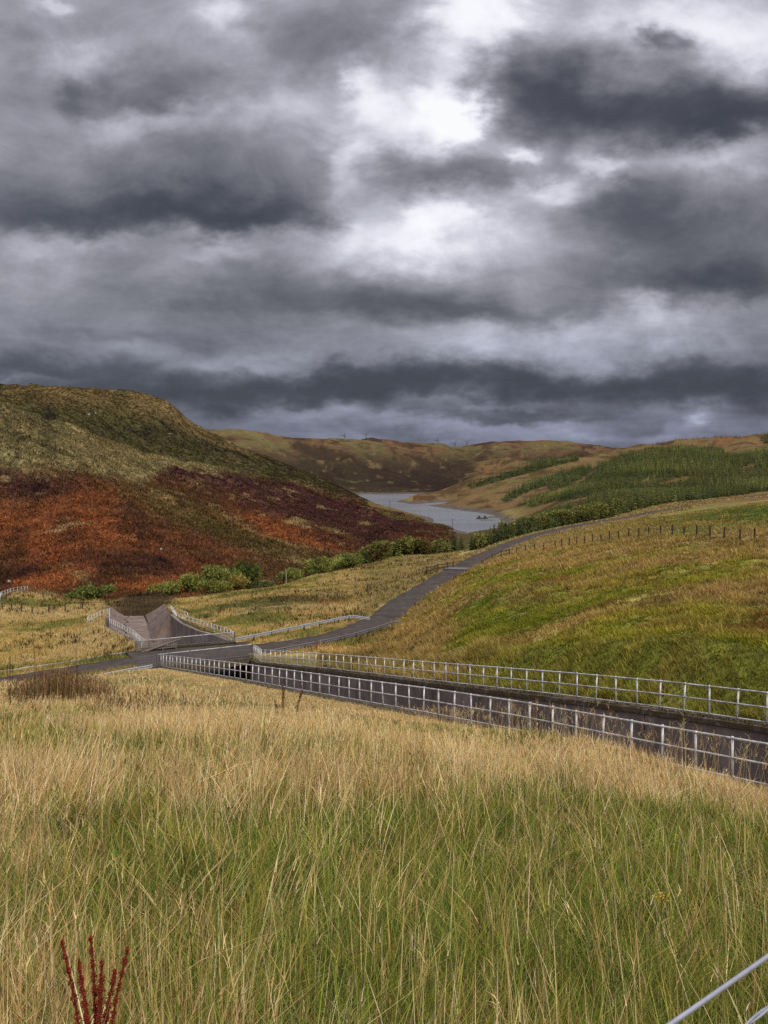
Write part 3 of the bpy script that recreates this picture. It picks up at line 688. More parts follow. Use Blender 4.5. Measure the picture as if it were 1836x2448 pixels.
def parapet(label, a, b, h, n_post, sp, extra=None):             # framed panels of upright bars
    a = np.array(a, float); b = np.array(b, float); t = thing('mesh_parapet', (a + b) / 2, label, 'parapet'); o = Vector((a + b) / 2); d = (b - a); L = np.linalg.norm(d); ax = d / L
    for i in range(n_post):
        p = a + d * i / (n_post - 1); k = MB(o); k.box((p[0], p[1], p[2] + h / 2), .09, .09, h + .1, ax); k.box((p[0], p[1], p[2] + .03), .24, .24, .05, ax); k.put('post', M['mesh'], t)
    for f in (.98, .10):
        k = MB(o); k.tube([a + (0, 0, h * f), b + (0, 0, h * f)], .034, 8); k.put('rail', M['mesh'] if f < .5 else M['rail'], t, smooth=True)
    for i in range(n_post - 1):
        k = MB(o); n = max(3, int(L / (n_post - 1) / sp))
        for j in range(1, n): p = a + d * ((i + j / n) / (n_post - 1)); k.box((p[0], p[1], p[2] + h * .54), .024, .024, h * .88, ax)
        k.put('bar_panel', M['mesh'], t)
    return t
parapet('dark mesh parapet of three panels on the near side of the road bridge', (-20.4, 84.0, -17.85), (-12.4, 88.0, -17.68), 1.15, 4, .09)
parapet('dark barred parapet on the far side of the road bridge, above the chute', (-24.3, 91.5, -18.0), (-15.3, 95.9, -17.85), 1.12, 4, .15)
# stub panel at the end of the near parapet and the grey hurdle leaning on the far one
t = thing('end_panel', (-21.2, 83.6, -17.9), 'small dark barred end panel beside the first post of the near spillway railing', 'panel'); o = Vector(t.location)
for dx in (-.75, .6):
    k = MB(o); k.box((-21.2 + dx, 83.6 + dx * .5, -17.35), .08, .08, 1.2, (.9, .45, 0)); k.put('post', M['mesh'], t)
k = MB(o)
for i in range(5): k.box((-21.27, 83.56, -17.75 + i * .24), 1.4, .03, .09, (.9, .45, 0))
k.put('slats', M['mesh'], t)
t = thing('timber_hurdle', (-23.0, 91.4, -17.95), 'grey weathered timber hurdle leaning on the far bridge parapet at its left end', 'hurdle'); o = Vector(t.location)
ax = Vector((9.0, 4.4, .15)).normalized(); hp = Vector((-24.15, 91.05, -17.9))
for i in (0, 1.25, 2.6, 3.9):
    k = MB(o); k.box(hp + ax * i + Vector((0, 0, .5)), .11, .06, 1.1, ax); k.put('upright', M['wood'], t)
k = MB(o)
for i in range(5): k.box(hp + ax * 1.95 + Vector((.03, -.05, .18 + i * .2)), 4.0, .04, .10, ax)
for i in range(18): k.box(hp + ax * (.15 + i * .215) + Vector((.05, -.08, .55)), .05, .03, .92, ax)
k.put('lattice', M['wood'], t)
for a1, z1, z2 in ((1.9, .05, .8), (2.5, .1, .95)):
    k = MB(o); k.tube([hp + ax * (a1 - 1.6) + Vector((.05, -.16, z1 - .1)), hp + ax * (a1 + 1.9) + Vector((.05, -.14, z2))], .05, 5); k.put('loose_rail', M['wood'], t)

# ---------------------------------------------------------------- guard rails beside the road
def guard_rail(label, pts, step, h=.62, end_down=(False, False), mat='beam'):
    mid = pts[len(pts) // 2]; t = thing('guard_rail', mid, label, 'guard rail'); o = Vector(mid); rp = catmull(pts, 6)
    prof = [(0, .0), (.05, .03), (.05, .10), (.0, .135), (.0, .175), (.05, .21), (.05, .28), (0, .31), (-.03, .30), (-.03, .01)]
    rows = []
    for i, p in enumerate(rp):
        d = rp[min(i + 1, len(rp) - 1)] - rp[max(i - 1, 0)]; n = np.array((d[1], -d[0])); n /= np.linalg.norm(n)
        s = 1
        if end_down[0]: s = min(s, i / 5)
        if end_down[1]: s = min(s, (len(rp) - 1 - i) / 5)
        zt = p[2] + (h - .31) * s - .05 * (1 - s)
        rows.append([(p[0] + n[0] * q, p[1] + n[1] * q, zt + w_) for q, w_ in prof])
    k = MB(o); k.strip(rows, True); k.put('beam', M[mat], t, smooth=False)
    pm = MB(); pm.box((0, 0, h * .42), .12, .12, h * .95); pm = pm.mesh('post'); pm.materials.append(M['post'])
    for p in resample([tuple(q) for q in rp], step)[1:-1]: put('post', pm, None, t, Vector((p[0], p[1], p[2] - .05)) - o)
    return t
def lvl(pts, z): return [(u, v, z / ray(u, v)[1]) for u, v in pts]
def gp(pts, h=.62): return [tuple(np.array(P(*p)) - (0, 0, h)) for p in pts]
guard_rail('pale guard rail along the far verge from the bridge, ending in the grass', gp(lvl([(562, 1525), (620, 1514), (690, 1500), (760, 1486), (815, 1475), (840, 1471), (884, 1469)], -17.12)), 2.6, end_down=(False, True))
guard_rail('darker guard rail along the near verge, bending with the road', gp(lvl([(632, 1556), (700, 1543), (770, 1530), (850, 1512), (905, 1496.5), (940, 1486), (978, 1484)], -17.12)), 2.6, end_down=(False, True), mat='mesh')
guard_rail('long pale guard rail on the far verge, running to the left edge below the meadow', gp([(-120, 1622, 81), (0, 1604, 86), (90, 1591, 88.5), (180, 1578, 90), (260, 1564, 91.5), (330, 1555, 92.5)]), 3.2)
guard_rail('short pale guard rail on the near verge left of the end panel', gp([(150, 1630, 79), (240, 1612, 81), (300, 1600, 82.2), (364, 1589, 83.2)], .6), 2.6)

# ---------------------------------------------------------------- fences, cattle grid, poles
def stake_fence(name, label, pts, h, r, wires=3, cat='fence', square=False):
    mid = pts[len(pts) // 2]; t = thing(name, mid, label, cat); o = Vector(mid)
    for i, p in enumerate(pts):
        hh = h * rng.uniform(.92, 1.08); k = MB(); k.tube([(0, 0, -.3), (rng.normal(0, .03), rng.normal(0, .03), hh)], [r, r * .92], 6); k.put('post', M['post'], t, Vector(p) - o)
    for wv in range(wires):
        k = MB(o); k.tube([(p[0], p[1], p[2] + h * (.9 - .28 * wv)) for p in pts], .006, 4); k.put('wire', M['wire'], t)
    return t
def on_ground(us, y0, y1, v=None):
    out = []
    for i, u in enumerate(us):
        y = y0 + (y1 - y0) * i / (len(us) - 1); a, _ = ray(u, 1300); out.append((a * y, y, gz(a * y, y)))
    return out
rf = [1000 + x * .504 for x in (1740, 1668, 1595, 1525, 1450, 1383, 1320, 1260, 1204, 1148, 1093, 1045, 997, 951, 908, 867, 826, 789, 752, 716, 680, 650)]
rfp = []
for i, u in enumerate(rf):
    y = 84 + i * 3.4; a, _ = ray(u, 1300); rfp.append((a * y, y, gz(a * y, y)))
for u, y in ((1300, 160), (1278, 164), (1256, 167), (1236, 169)):
    a, _ = ray(u, 1300); rfp.append((a * y, y, gz(a * y, y)))
stake_fence('wire_fence', 'post and wire fence of dark stakes across the green slope on the right', rfp, 1.3, .10)
lf = []
for u, v, y in ((-40, 1462, 146), (6, 1463, 146), (28, 1465, 146), (52, 1470, 144), (77, 1472, 143), (117, 1473, 143), (156, 1476, 142), (197, 1477, 142)):
    a, _ = ray(u, v); lf.append((a * y, y, gz(a * y, y)))
stake_fence('wire_fence', 'row of dark fence stakes on the tan meadow left of the chute', lf, 1.15, .10, 2)
st = []
for u, v in ((612, 1412), (624, 1410), (640, 1408), (650, 1402), (655, 1401), (660, 1400), (664, 1399)):
    x, y, z = drop(u, v, 80); st.append((x, y, z))
stake_fence('wire_fence', 'short line of close dark stakes beside the big willow bush', st, 1.7, .09, 1)
def rail_fence(label, pts, h, heights):
    mid = pts[len(pts) // 2]; t = thing('timber_fence', mid, label, 'fence'); o = Vector(mid)
    for p in pts: k = MB(o); k.box((p[0], p[1], p[2] + h / 2 - .1), .17, .17, h + .2); k.put('post', M['post'], t)
    for f in heights:
        k = MB(o)
        for a, b in zip(pts[:-1], pts[1:]):
            a = Vector(a); b = Vector(b); c = (a + b) / 2; k.box(c + Vector((0, -.11, h * f)), (b - a).length, .05, .16, b - a)
        k.put('rail', M['post'], t)
    return t
def pick(u, y): a, _ = ray(u, 1340); return (a * y, y, gz(a * y, y))
rail_fence('brown post and rail fence left of the cattle grid', [pick(1019, 158), pick(1047, 161), pick(1070, 164), pick(1084, 166)], 1.35, (.82, .42))
rail_fence('dark post and rail fence right of the cattle grid', [pick(1152, 162), pick(1177, 165), pick(1198, 167), pick(1218, 170)], 1.35, (.84, .40))
rd_i = int(np.argmin(np.abs(ROAD[:, 1] - 164))); rc_ = ROAD[rd_i]; rt = Vector((tn[rd_i, 0], tn[rd_i, 1], 0)); rn = Vector((-rt.y, rt.x, 0))
t = thing('cattle_grid', Vector(rc_) + Vector((0, 0, .02)), 'steel barred cattle grid set in the road between the two timber fences', 'cattle grid'); o = Vector(t.location)
k = MB(o); k.box(Vector(rc_) + Vector((0, 0, .085)), 4.0, 3.2, .02, rn); k.put('pit', M['track'], t)
k = MB(o)
for i in range(10): c = Vector(rc_) + rt * (-1.45 + i * .32) + Vector((0, 0, .14)); k.tube([c - rn * 1.95, c + rn * 1.95], .05, 6)
k.put('bars', M['mesh'], t)
for q in (-1, 1): k = MB(o); k.box(Vector(rc_) + rn * 1.98 * q + Vector((0, 0, .13)), 3.3, .1, .14, rt); k.put('kerb_frame', M['mesh'], t)
t = thing('wire_fence', pick(1010, 158), 'four thin dark stakes standing in the grass beyond the brown timber fence', 'fence'); o = Vector(t.location)
for u in (987, 996, 1003, 1011):
    k = MB(o); p = pick(u, 160); k.tube([(p[0], p[1], p[2] - .2), (p[0], p[1], p[2] + 1.2)], .06, 6); k.put('post', M['post'], t)
vf = []
for u, y in ((1094, 170), (1152, 196), (1190, 208), (1228, 222), (1250, 232), (1277, 245), (1300, 257), (1324, 270), (1348, 284), (1371, 297), (1392, 310), (1416, 325), (1440, 342), (1470, 362)):
    a, _ = ray(u, 1280); j = int(np.argmin(np.abs(ROAD[:, 0] / ROAD[:, 1] - a) + (ROAD[:, 1] < 120))); p = ROAD[j]; q = (p[0] - tn[j, 1] * 7.0, p[1] + tn[j, 0] * 7.0); vf.append((q[0], q[1], gz(*q)))
stake_fence('wire_fence', 'thin grey stakes of a verge fence between the road and the conifer belt', vf, 1.2, .06, 2)
def pole(label, u, v, y, h, arms, mat='pole', r=.12):
    a, s = ray(u, v); x = a * y; z = gz(x, y); t = thing('utility_pole', (x, y, z), label, 'utility pole'); k = MB(); k.tube([(0, 0, -.4), (0, 0, h)], [r, r * .75], 8); k.put('shaft', M[mat], t)
    for q in arms:
        k = MB(); k.box((0, 0, h - .35 - q), 1.7, .12, .14, (1, .1, 0)); k.put('cross_arm', M['post'], t)
        k = MB()
        for dx in (-.75, 0, .75): k.tube([(dx, dx * .1, h - .28 - q), (dx, dx * .1, h - .06 - q)], [.05, .03], 6)
        k.put('insulators', M['rock'], t)
pole('slim pale pole rising beyond the meadow near the willow bushes', 684, 1370, 196, 3.4, (), r=.10)
pole('slim dark pole beyond the meadow beside a round bush', 754, 1384, 202, 4.2, (), 'post', .10)
x, y, z = drop(1082, 1267, 300); pole('utility pole at the tip of the dark hill against the near water', 1082, 1267, y * .985, 7.6, (0,), 'post', .16)
x, y, z = drop(932, 1218, 500); pole('distant utility pole on the dark hill edge against the far water', 932, 1218, y * .985, 8.0, (0,), 'post', .19)

# ---------------------------------------------------------------- turbines on the skyline
def turbine(label, u, rot, h=34):
    a, _ = ray(u, 1055); ys = np.linspace(1500, 3300, 400); el = surf(a * ys, ys) / ys; y = float(ys[np.argmax(el)]) + 25; hub = (float(el.max()) + 9 / F) * 3500; y = 3500; x = a * y; z = gz(x, y); h = hub - z
    t = thing('wind_turbine', (x, y, z - 2), label, 'wind turbine', 'turbines on the far ridge'); k = MB(); k.tube([(0, 0, 0), (0, 0, h)], [1.2, .8], 8); k.put('tower', M['post'], t, smooth=True)
    k = MB(); k.box((0, -.6, h + .5), 1.6, 3.6, 1.7); k.ball((0, -2.7, h + .5), .9); k.put('nacelle', M['post'], t)
    for i in range(3):
        q = rot + i * 2 * math.pi / 3; d = Vector((math.sin(q), 0, math.cos(q))); e = Vector((math.cos(q), 0, -math.sin(q))); c = Vector((0, -2.9, h + .5)); k = MB()
        k.strip([[c + d * s + e * (w_ * f) + Vector((0, g, 0)) for f, g in ((-.5, 0), (0, -.25), (.5, 0), (0, .2))] for s, w_ in ((.4, 1.0), (3, 1.6), (9, 1.1), (15, .3))], True); k.put('blade', M['post'], t)
for lb, u, q in (('lone turbine furthest left on the low part of the far skyline', 823, .4), ('turbine on the skyline just right of the lone left one', 875, .9), ('turbine at the left of the three in the skyline dip', 1045, 0.2),
                 ('middle turbine of the three in the skyline dip', 1087, .6), ('turbine at the right of the three in the skyline dip', 1116, 1.0)): turbine(lb, u, q)

# ---------------------------------------------------------------- boulders
def boulder(label, u, v, r, y0=120, sq=.7):
    x, y, z = drop(u, v, y0); k = MB(); k.ball((0, 0, 0), 1, 1, 10, 7)
    vs = []
    for p in k.v:
        n = Vector(p) * (1 + .22 * math.sin(p[0] * 5 + u) + .18 * math.sin(p[1] * 4 + p[2] * 3 + v)); vs.append((n.x * r, n.y * r, n.z * r * sq))
    k.v = vs; tag(k.put('boulder', M['rock'], None, (x, y, z + r * .35), True), label, 'boulder')
boulder('pale boulder standing alone in the dark heather patch', 385, 1317, .62)
boulder('pale stone low on the bracken slope at the left edge', 22, 1393, .5)
boulder('small pale stone at the top of the bracken under the grassy shelf', 173, 1127, .6, 200)
boulder('small white stone in the grass above the far spillway railing', 1004, 1563, .12, 50)
boulder('pale rock on the grassy dome, upper of a close pair', 228, 990, 1.1, 560)
boulder('pale rock on the grassy dome, lower of a close pair', 213, 993, 1.2, 560)
boulder('pale rock on the right flank of the grassy dome', 407, 1039, 1.1, 560)
# small dark jetty float in the shallows
x, y = P(1153, 1240, 750)[:2]; t = thing('float', (x, y, -40), 'small dark float moored in the shallows by the muddy right shore', 'float')
k = MB(); k.box((0, 0, .4), 9, 3, .9, (1, .2, 0)); k.put('hull', M['post'], t)
for dx in (-2.6, 2.2): k = MB(); k.box((dx, .2 * dx, 1.5), 1.6, 1.2, 1.6); k.put('winch_box', M['post'], t)

# ---------------------------------------------------------------- foreground wire fence by the viewpoint
t = thing('wire_fence', (3.0, 3.22, gz(3.0, 3.22)), 'smooth and twisted fence wires crossing the bottom right corner in front of the grass', 'fence'); o = Vector(t.location)
wd = Vector((1.15, 1, 0)); p0 = Vector((.259, .826, -.5))
k = MB(o); k.tube([p0 + wd * (-2.5) + Vector((0, 0, .0)), p0 + wd * -.5, p0 + wd * .5, p0 + wd * 2.385], .0026, 10); k.put('wire', M['wire'], t, smooth=True)
k = MB(o)
for ph in (0, math.pi):
    k.tube([p0 + Vector((0, 0, -.055)) + wd * (-2.5 + 4.885 * i / 900) + Vector((.0014 * math.cos(i * .45 + ph) * .66, -.0014 * math.cos(i * .45 + ph) * .75, .0014 * math.sin(i * .45 + ph))) for i in range(901)], .0016, 6)
k.put('twisted_wire', M['wire'], t, smooth=True)
for q in (-2.5, 2.385):
    c = p0 + wd * q; g = gz(c.x, c.y); k = MB(o); k.tube([(c.x, c.y, g - .3), (c.x, c.y, -.40)], .05, 8); k.put('post', M['post'], t)
# ---------------------------------------------------------------- grasses
def blades(base, h, w, az, lean, col, segs=3, facing=None, curve=1.6, tipw=0.0):
    n = len(base); fa = rng.uniform(0, 2 * math.pi, n) if facing is None else facing
    sx, sy = np.cos(fa), np.sin(fa); dx, dy = np.cos(az), np.sin(az)
    nv = segs * 2 + 1; V = np.empty((n, nv, 3), np.float32); Cc = np.empty((n, nv, 3), np.float32)
    for k in range(segs + 1):
        t = k / segs; hz = h * t * (1 - .28 * lean * t); off = h * lean * t ** curve
        c = np.stack([base[:, 0] + dx * off, base[:, 1] + dy * off, base[:, 2] + hz], 1)
        if k < segs:
            ww = w * (1 - .75 * t) * .5; s = np.stack([sx * ww, sy * ww, 0 * ww], 1); V[:, 2 * k] = c - s; V[:, 2 * k + 1] = c + s
            Cc[:, 2 * k] = col; Cc[:, 2 * k + 1] = col
        else: V[:, 2 * segs] = c; Cc[:, 2 * segs] = col
    tri = []
    for k in range(segs - 1): a = 2 * k; tri += [(a, a + 1, a + 3), (a, a + 3, a + 2)]
    a = 2 * (segs - 1); tri.append((a, a + 1, a + 2))
    T = (np.array(tri)[None] + (np.arange(n) * nv)[:, None, None]).reshape(-1, 3)
    return V.reshape(-1, 3), T, Cc.reshape(-1, 3)
def join(parts):
    V, T, Cc = [], [], []; k = 0
    for v, t, c in parts: V.append(v); T.append(t + k); Cc.append(c); k += len(v)
    return np.concatenate(V), np.concatenate(T), np.concatenate(Cc)
def polar(n, r0, r1, a0, a1, p=1.0):          # p=1: as many per ln r everywhere
    q = rng.uniform(0, 1, n)
    r = r0 * (r1 / r0) ** q if p == 1.0 else (r0 ** (1 - p) + q * (r1 ** (1 - p) - r0 ** (1 - p))) ** (1 / (1 - p))
    a = rng.uniform(a0, a1, n); return r * np.sin(a), r * np.cos(a), r, a
def free(x, y, marg=.35, road=2.1):
    near = (np.hypot(x, y) < 180)
    d = np.full(x.shape, 9.); dr = np.full(x.shape, 99.)
    d[near] = ring_dist(x[near], y[near])[0]; m = np.hypot(x, y) < 650; dr[m] = road_dist(x[m], y[m])[0]
    bx = x - B0[0]; by = y - B0[1]; s = bx * DV[0] + by * DV[1]; n = bx * NV[0] + by * NV[1]
    deck = (s > 63.6) & (s < 73.7) & (n > -1.3) & (n < 10.8)
    return (d > marg) & (dr > road) & ~deck
def meadow_side(x, y):
    bx = x - B0[0]; by = y - B0[1]; s = bx * DV[0] + by * DV[1]; n = bx * NV[0] + by * NV[1]
    return (n < -.35) | (s > 64)
def hug(x, y):
    bx = x - B0[0]; by = y - B0[1]; s = bx * DV[0] + by * DV[1]; n = bx * NV[0] + by * NV[1]
    return np.where(s < 64, .42 + .58 * sstep(.3, 6.5, -n), 1)
def palette(n, cols, wts, sd=.16):
    cols = np.array(cols); i = rng.choice(len(cols), n, p=np.array(wts) / sum(wts)); return np.clip(cols[i] * rng.normal(1, sd, (n, 1)) * rng.normal(1, .05, (n, 3)), .005, .9)
ST = [(.66, .49, .235), (.56, .385, .165), (.74, .59, .34), (.46, .28, .11), (.62, .49, .20)]
GR = [(.165, .205, .030), (.095, .140, .022), (.235, .230, .040), (.28, .23, .055), (.060, .095, .026)]
BR = [(.24, .15, .06), (.30, .21, .09), (.18, .11, .05)]
def straw_amount(x, y, r):
    n = fbm(x / 2.6, y / 3.4, 51, 3) ; n2 = fbm(x / 7, y / 6, 52, 2); n3 = fbm(x / .8, y / .9, 53, 2)
    u, v = proj(x, y, surf(x, y))
    band = sstep(2060, 1900, v) + .5 * sstep(420, 120, u) * sstep(2380, 2200, v) + .5 * blob(u, v, (1420, 1960), 120, 150) + .4 * blob(u, v, (430, 1930), 60, 110) + .35 * blob(u, v, (1250, 2330), 260, 110) + .22 * sstep(2230, 2420, v)
    patch = -.55 * blob(u, v, (900, 1985), 420, 70) - .75 * blob(u, v, (330, 1860), 260, 45) * sstep(1790, 1850, v) - .35 * blob(u, v, (500, 2080), 250, 70) - .4 * blob(u, v, (1650, 2050), 260, 60) - .6 * blob(u, v, (60, 1800), 160, 40) - .45 * blob(u, v, (620, 1690), 190, 16) - .5 * blob(u, v, (1050, 1760), 190, 26) - .6 * blob(u, v, (60, 1780), 190, 60) - .4 * blob(u, v, (620, 1850), 160, 40) - .35 * blob(u, v, (1300, 1990), 500, 60) - .3 * blob(u, v, (1000, 2200), 600, 90)
    return np.clip(.08 + .64 * band + patch + .56 * n + .30 * n2 + .16 * n3, 0, 1)
parts = []
A0, A1 = R(-31), R(33)
# leafy understorey
n = 105000; x, y, r, a = polar(n, 1.25, 88, A0, A1, 1.12); m = free(x, y) & meadow_side(x, y); x, y, r, a = x[m], y[m], r[m], a[m]; n = len(x)
sa = straw_amount(x, y, r); pick_ = rng.uniform(0, 1, n)
col = palette(n, GR, (4, 3, 3, 2, 2)); s_ = pick_ * .6 + .4 * vnoise(x / .35, y / .35, 69) < sa * .75; col[s_] = palette(int(s_.sum()), ST + BR, (3, 3, 2, 2, 3, 2, 2, 1)); b_ = (rng.uniform(0, 1, n) < .04 + .22 * (vnoise(x / .6, y / .6, 70) > .68)); col[b_] = palette(int(b_.sum()), BR, (1, 1, 1))
hh = rng.gamma(9, .36 / 9, n) * (1 + .25 * sa) * (1 - .45 * sstep(12, 35, r)) * (.75 + .5 * vnoise(x / .9, y / .9, 61)) * hug(x, y); wd_ = rng.uniform(.004, .0075, n) * (1 + (r / 9) ** 1.1)
parts.append(blades(np.stack([x, y, surf(x, y) - .02], 1), hh, wd_, rng.uniform(0, 6.28, n), np.abs(rng.normal(.72, .35, n)), col, 3))
# tussocks: fans of blades from one root
nt_ = 10500; x, y, r, a = polar(nt_, 1.35, 34, A0, A1, 1.0); m = free(x, y) & meadow_side(x, y); x, y, r = x[m], y[m], r[m]; nt_ = len(x); kb = 24
sa = straw_amount(x, y, r); ct = palette(nt_, GR, (4, 3, 3, 3, 3), .3); m = rng.uniform(0, 1, nt_) < sa * .85 + .06; ct[m] = palette(int(m.sum()), ST + BR, (3, 3, 2, 2, 3, 3, 2, 2), .2)
sz = rng.uniform(.6, 1.5, nt_) * (1 + r / 40); rep = lambda q: np.repeat(q, kb, 0); n = nt_ * kb; az = rng.uniform(0, 6.28, n); dr_ = np.abs(rng.normal(0, .055, n)) * rep(sz); px = rep(x) + np.cos(az) * dr_; py = rep(y) + np.sin(az) * dr_
hh = rep(rng.normal(.36, .09, nt_).clip(.15, .6) * (1 - .4 * sstep(12, 30, r)) * (.65 + .7 * vnoise(x / 1.2, y / 1.2, 64)) * hug(x, y)) * rng.uniform(.5, 1.25, n); le = (.25 + dr_ * 5 / rep(sz) + rng.normal(0, .2, n)).clip(.05, 1.3)
parts.append(blades(np.stack([px, py, surf(px, py) - .02], 1), hh, rng.uniform(.0038, .007, n) * (1 + rep(r) / 9), az + rng.normal(0, .3, n), le, np.clip(rep(ct) * rng.normal(1, .17, (n, 1)), .01, .9), 3, curve=1.9))
# flowering stems
n = 150000; x, y, r, a = polar(n, 1.6, 86, A0, A1, 1.0); m = free(x, y) & meadow_side(x, y); x, y, r, a = x[m], y[m], r[m], a[m]
sa = straw_amount(x, y, r); m = rng.uniform(0, 1, len(x)) < (.10 + .85 * sa) * (.55 + .45 * sstep(5, 11, r)); x, y, r, a, sa = x[m], y[m], r[m], a[m], sa[m]; n = len(x)
cl = vnoise(x / .55, y / .55, 62); az = np.where(rng.uniform(0, 1, n) < .75, np.pi * (.5 + .5 * sstep(-.4, .5, a + .25 * fbm(x / 3, y / 3, 63, 2))) - .9 + 1.6 * fbm(x / 1.3, y / 1.3, 68, 2) + rng.normal(0, .45, n), rng.uniform(0, 6.28, n))
hh = rng.normal(.62, .15, n).clip(.3, 1.05) * (.68 + .45 * cl) * (1 - .42 * sstep(14, 36, r)) * hug(x, y); le = np.abs(rng.normal(.16, .16, n) + .5 * vnoise(x / 1.1, y / 1.1, 67) ** 2).clip(0, 1.0)
ci = np.where(rng.uniform(0, 1, n) < .6, np.floor(vnoise(x / .45, y / .5, 65) * 6.2 - .6).clip(0, 4), rng.integers(0, 5, n)).astype(int); col = np.clip(np.array(ST)[ci] * rng.normal(1, .14, (n, 1)), .01, .9); wd_ = rng.uniform(.0026, .0044, n) * (1 + (r / 7.5) ** 1.1)
stems = np.stack([x, y, surf(x, y)], 1); parts.append(blades(stems, hh, wd_, az, le, col, 3, curve=1.35))
# loose seed heads on part of the stems
m = rng.uniform(0, 1, n) < np.where(r < 12, .16, .35); hx = stems[m] + np.stack([np.cos(az[m]) * hh[m] * le[m] * .96, np.sin(az[m]) * hh[m] * le[m] * .96, hh[m] * (1 - .28 * le[m]) * .93], 1); k = int(m.sum())
for q in range(3):
    parts.append(blades(hx - np.array((0, 0, .02)) * q, rng.uniform(.03, .08, k), rng.uniform(.002, .0042, k) * (1 + r[m] / 9), az[m] + rng.normal(0, .8, k), rng.uniform(.2, 1.1, k), col[m] * rng.uniform(.8, 1.1, (k, 1)), 2))
# the belt of tall dry grass against the spillway railing
n = 42000; s = rng.uniform(-12, 64, n); nn = -.35 - np.abs(rng.normal(0, 1.0, n)) * (1 + .6 * rng.uniform(0, 1, n)); px = B0[0] + DV[0] * s + NV[0] * nn; py = B0[1] + DV[1] * s + NV[1] * nn; m = (np.hypot(px, py) > 6) & free(px, py, .3); px, py, s, nn = px[m], py[m], s[m], nn[m]; n = len(px); r = np.hypot(px, py)
tall = (.14 + .22 * sstep(16, 0, s)) * (.55 + .7 * vnoise(px / 1.4, py / 1.4, 66)) * rng.uniform(.6, 1.15, n)
parts.append(blades(np.stack([px, py, surf(px, py) - .03], 1), tall, rng.uniform(.002, .004, n) * (1 + r / 8), rng.uniform(0, 6.28, n), np.abs(rng.normal(.2, .2, n)), palette(n, ST + GR[2:4], (4, 4, 3, 2, 3, 1, 1)), 3))
n = 520; s = rng.uniform(-10, 13, n); nn = -.5 - np.abs(rng.normal(0, .9, n)); px = B0[0] + DV[0] * s + NV[0] * nn; py = B0[1] + DV[1] * s + NV[1] * nn; m = np.hypot(px, py) > 8; px, py, s = px[m], py[m], s[m]; n = len(px)
az = rng.uniform(0, 6.28, n); le = np.abs(rng.normal(.15, .15, n)); hh = rng.uniform(.9, 1.55, n) * sstep(16, 4, s).clip(.5, 1); b0 = np.stack([px, py, surf(px, py)], 1); cq = palette(n, ST, (3, 4, 2, 3, 2))
parts.append(blades(b0, hh, np.full(n, .0085), az, le, cq, 3, curve=1.4)); tp = b0 + np.stack([np.cos(az) * hh * le * .9, np.sin(az) * hh * le * .9, hh * (1 - .28 * le) * .8], 1)
for q in range(7): parts.append(blades(tp + np.stack([0 * hh, 0 * hh, hh * .025 * q], 1), rng.uniform(.06, .16, n), np.full(n, .008), rng.uniform(0, 6.28, n), rng.uniform(.6, 1.4, n), cq * .9, 2))
V, T, Cc = join(parts); tag(put('meadow_grass', mesh_from('meadow_grass', V, T, Cc), M['grass']), 'long straw and green meadow grass in front of the spillway', 'grass', kind='stuff')

def tufts(name, label, x, y, r, hgt, col, k=5, wf=1.0, lean=.55, down=None):
    n = len(x); rep = lambda q: np.repeat(q, k, 0); X = rep(np.stack([x, y, surf(x, y) - .04], 1)); rr = rep(r); X[:, :2] += rng.normal(0, 1, (n * k, 2)) * (.04 + .0016 * rr)[:, None]; X[:, 2] = surf(X[:, 0], X[:, 1]) - .04
    h = rep(hgt) * rng.uniform(.6, 1.2, n * k); c = np.clip(rep(col) * rng.normal(1, .17, (n * k, 1)), .004, .9)
    w_ = rng.uniform(.6, 1.4, n * k) * (.008 + .00075 * rr) * wf
    az = rng.uniform(0, 6.28, n * k) if down is None else down + rng.normal(0, 1.5, n * k)
    v, t, cc = blades(X, h, w_, az, np.abs(rng.normal(lean, .25, n * k)), c, 2, facing=rng.normal(0, .7, n * k))
    return tag(put(name, mesh_from(name, v, t, cc), M['grass']), label, 'grass', kind='stuff')
# mossy slope right of the channel
n = 120000; x, y, r, a = polar(n, 20, 330, R(-4), R(36), 1.15); q = (x - B0[0]) * NV[0] + (y - B0[1]) * NV[1]; rdd, _, sd_ = road_dist(x, y); m = (q > 7.6) & free(x, y, .5, 2.3) & (sd_ < 0); x, y, r = x[m], y[m], r[m]
tq = fbm((x + .4 * y) / 2.6, (y - .4 * x) / 1.5, 28, 3); base_c = cover(x, y, surf(x, y)); yel = np.clip(base_c * np.array((1.6, 1.42, 1.2)) * np.where(base_c[:, 0] > base_c[:, 1] * 1.12, .82, 1.0)[:, None], .01, .6); nz = fbm(x / 1.6, y / 1.6, 71, 3); tus = np.clip(.5 + .7 * nz, 0, 1)
tanny = (base_c[:, 0] > base_c[:, 1] * 1.12); hg = (.18 + .34 * tus) * (1 + .5 * np.clip(tq, -.8, 1)) * np.where(tanny, 1.7, 1.0) * (1 + .0 * r)
yel = yel * (1 + .45 * np.clip(tq, -1, 1))[:, None]; yel = mixc(yel, (.045, .070, .009), (.9 - 1.3 * tus - .5 * tq) * (~tanny))
lo = (q[m] < 11); hg = np.where(lo, hg * 1.5, hg); yel[lo] = yel[lo] * .6 + np.array((.30, .25, .07)) * .4
kp = (r < 60) | (tq > -.5) | (rng.uniform(0, 1, len(x)) < .6); x, y, r, hg, yel = x[kp], y[kp], r[kp], hg[kp], np.clip(yel[kp], .005, .8)
tufts('slope_grass', 'mossy green and tan tussock grass covering the slope beyond the spillway', x, y, r, hg * .72, yel, 6, 1.3, .6, down=R(215))
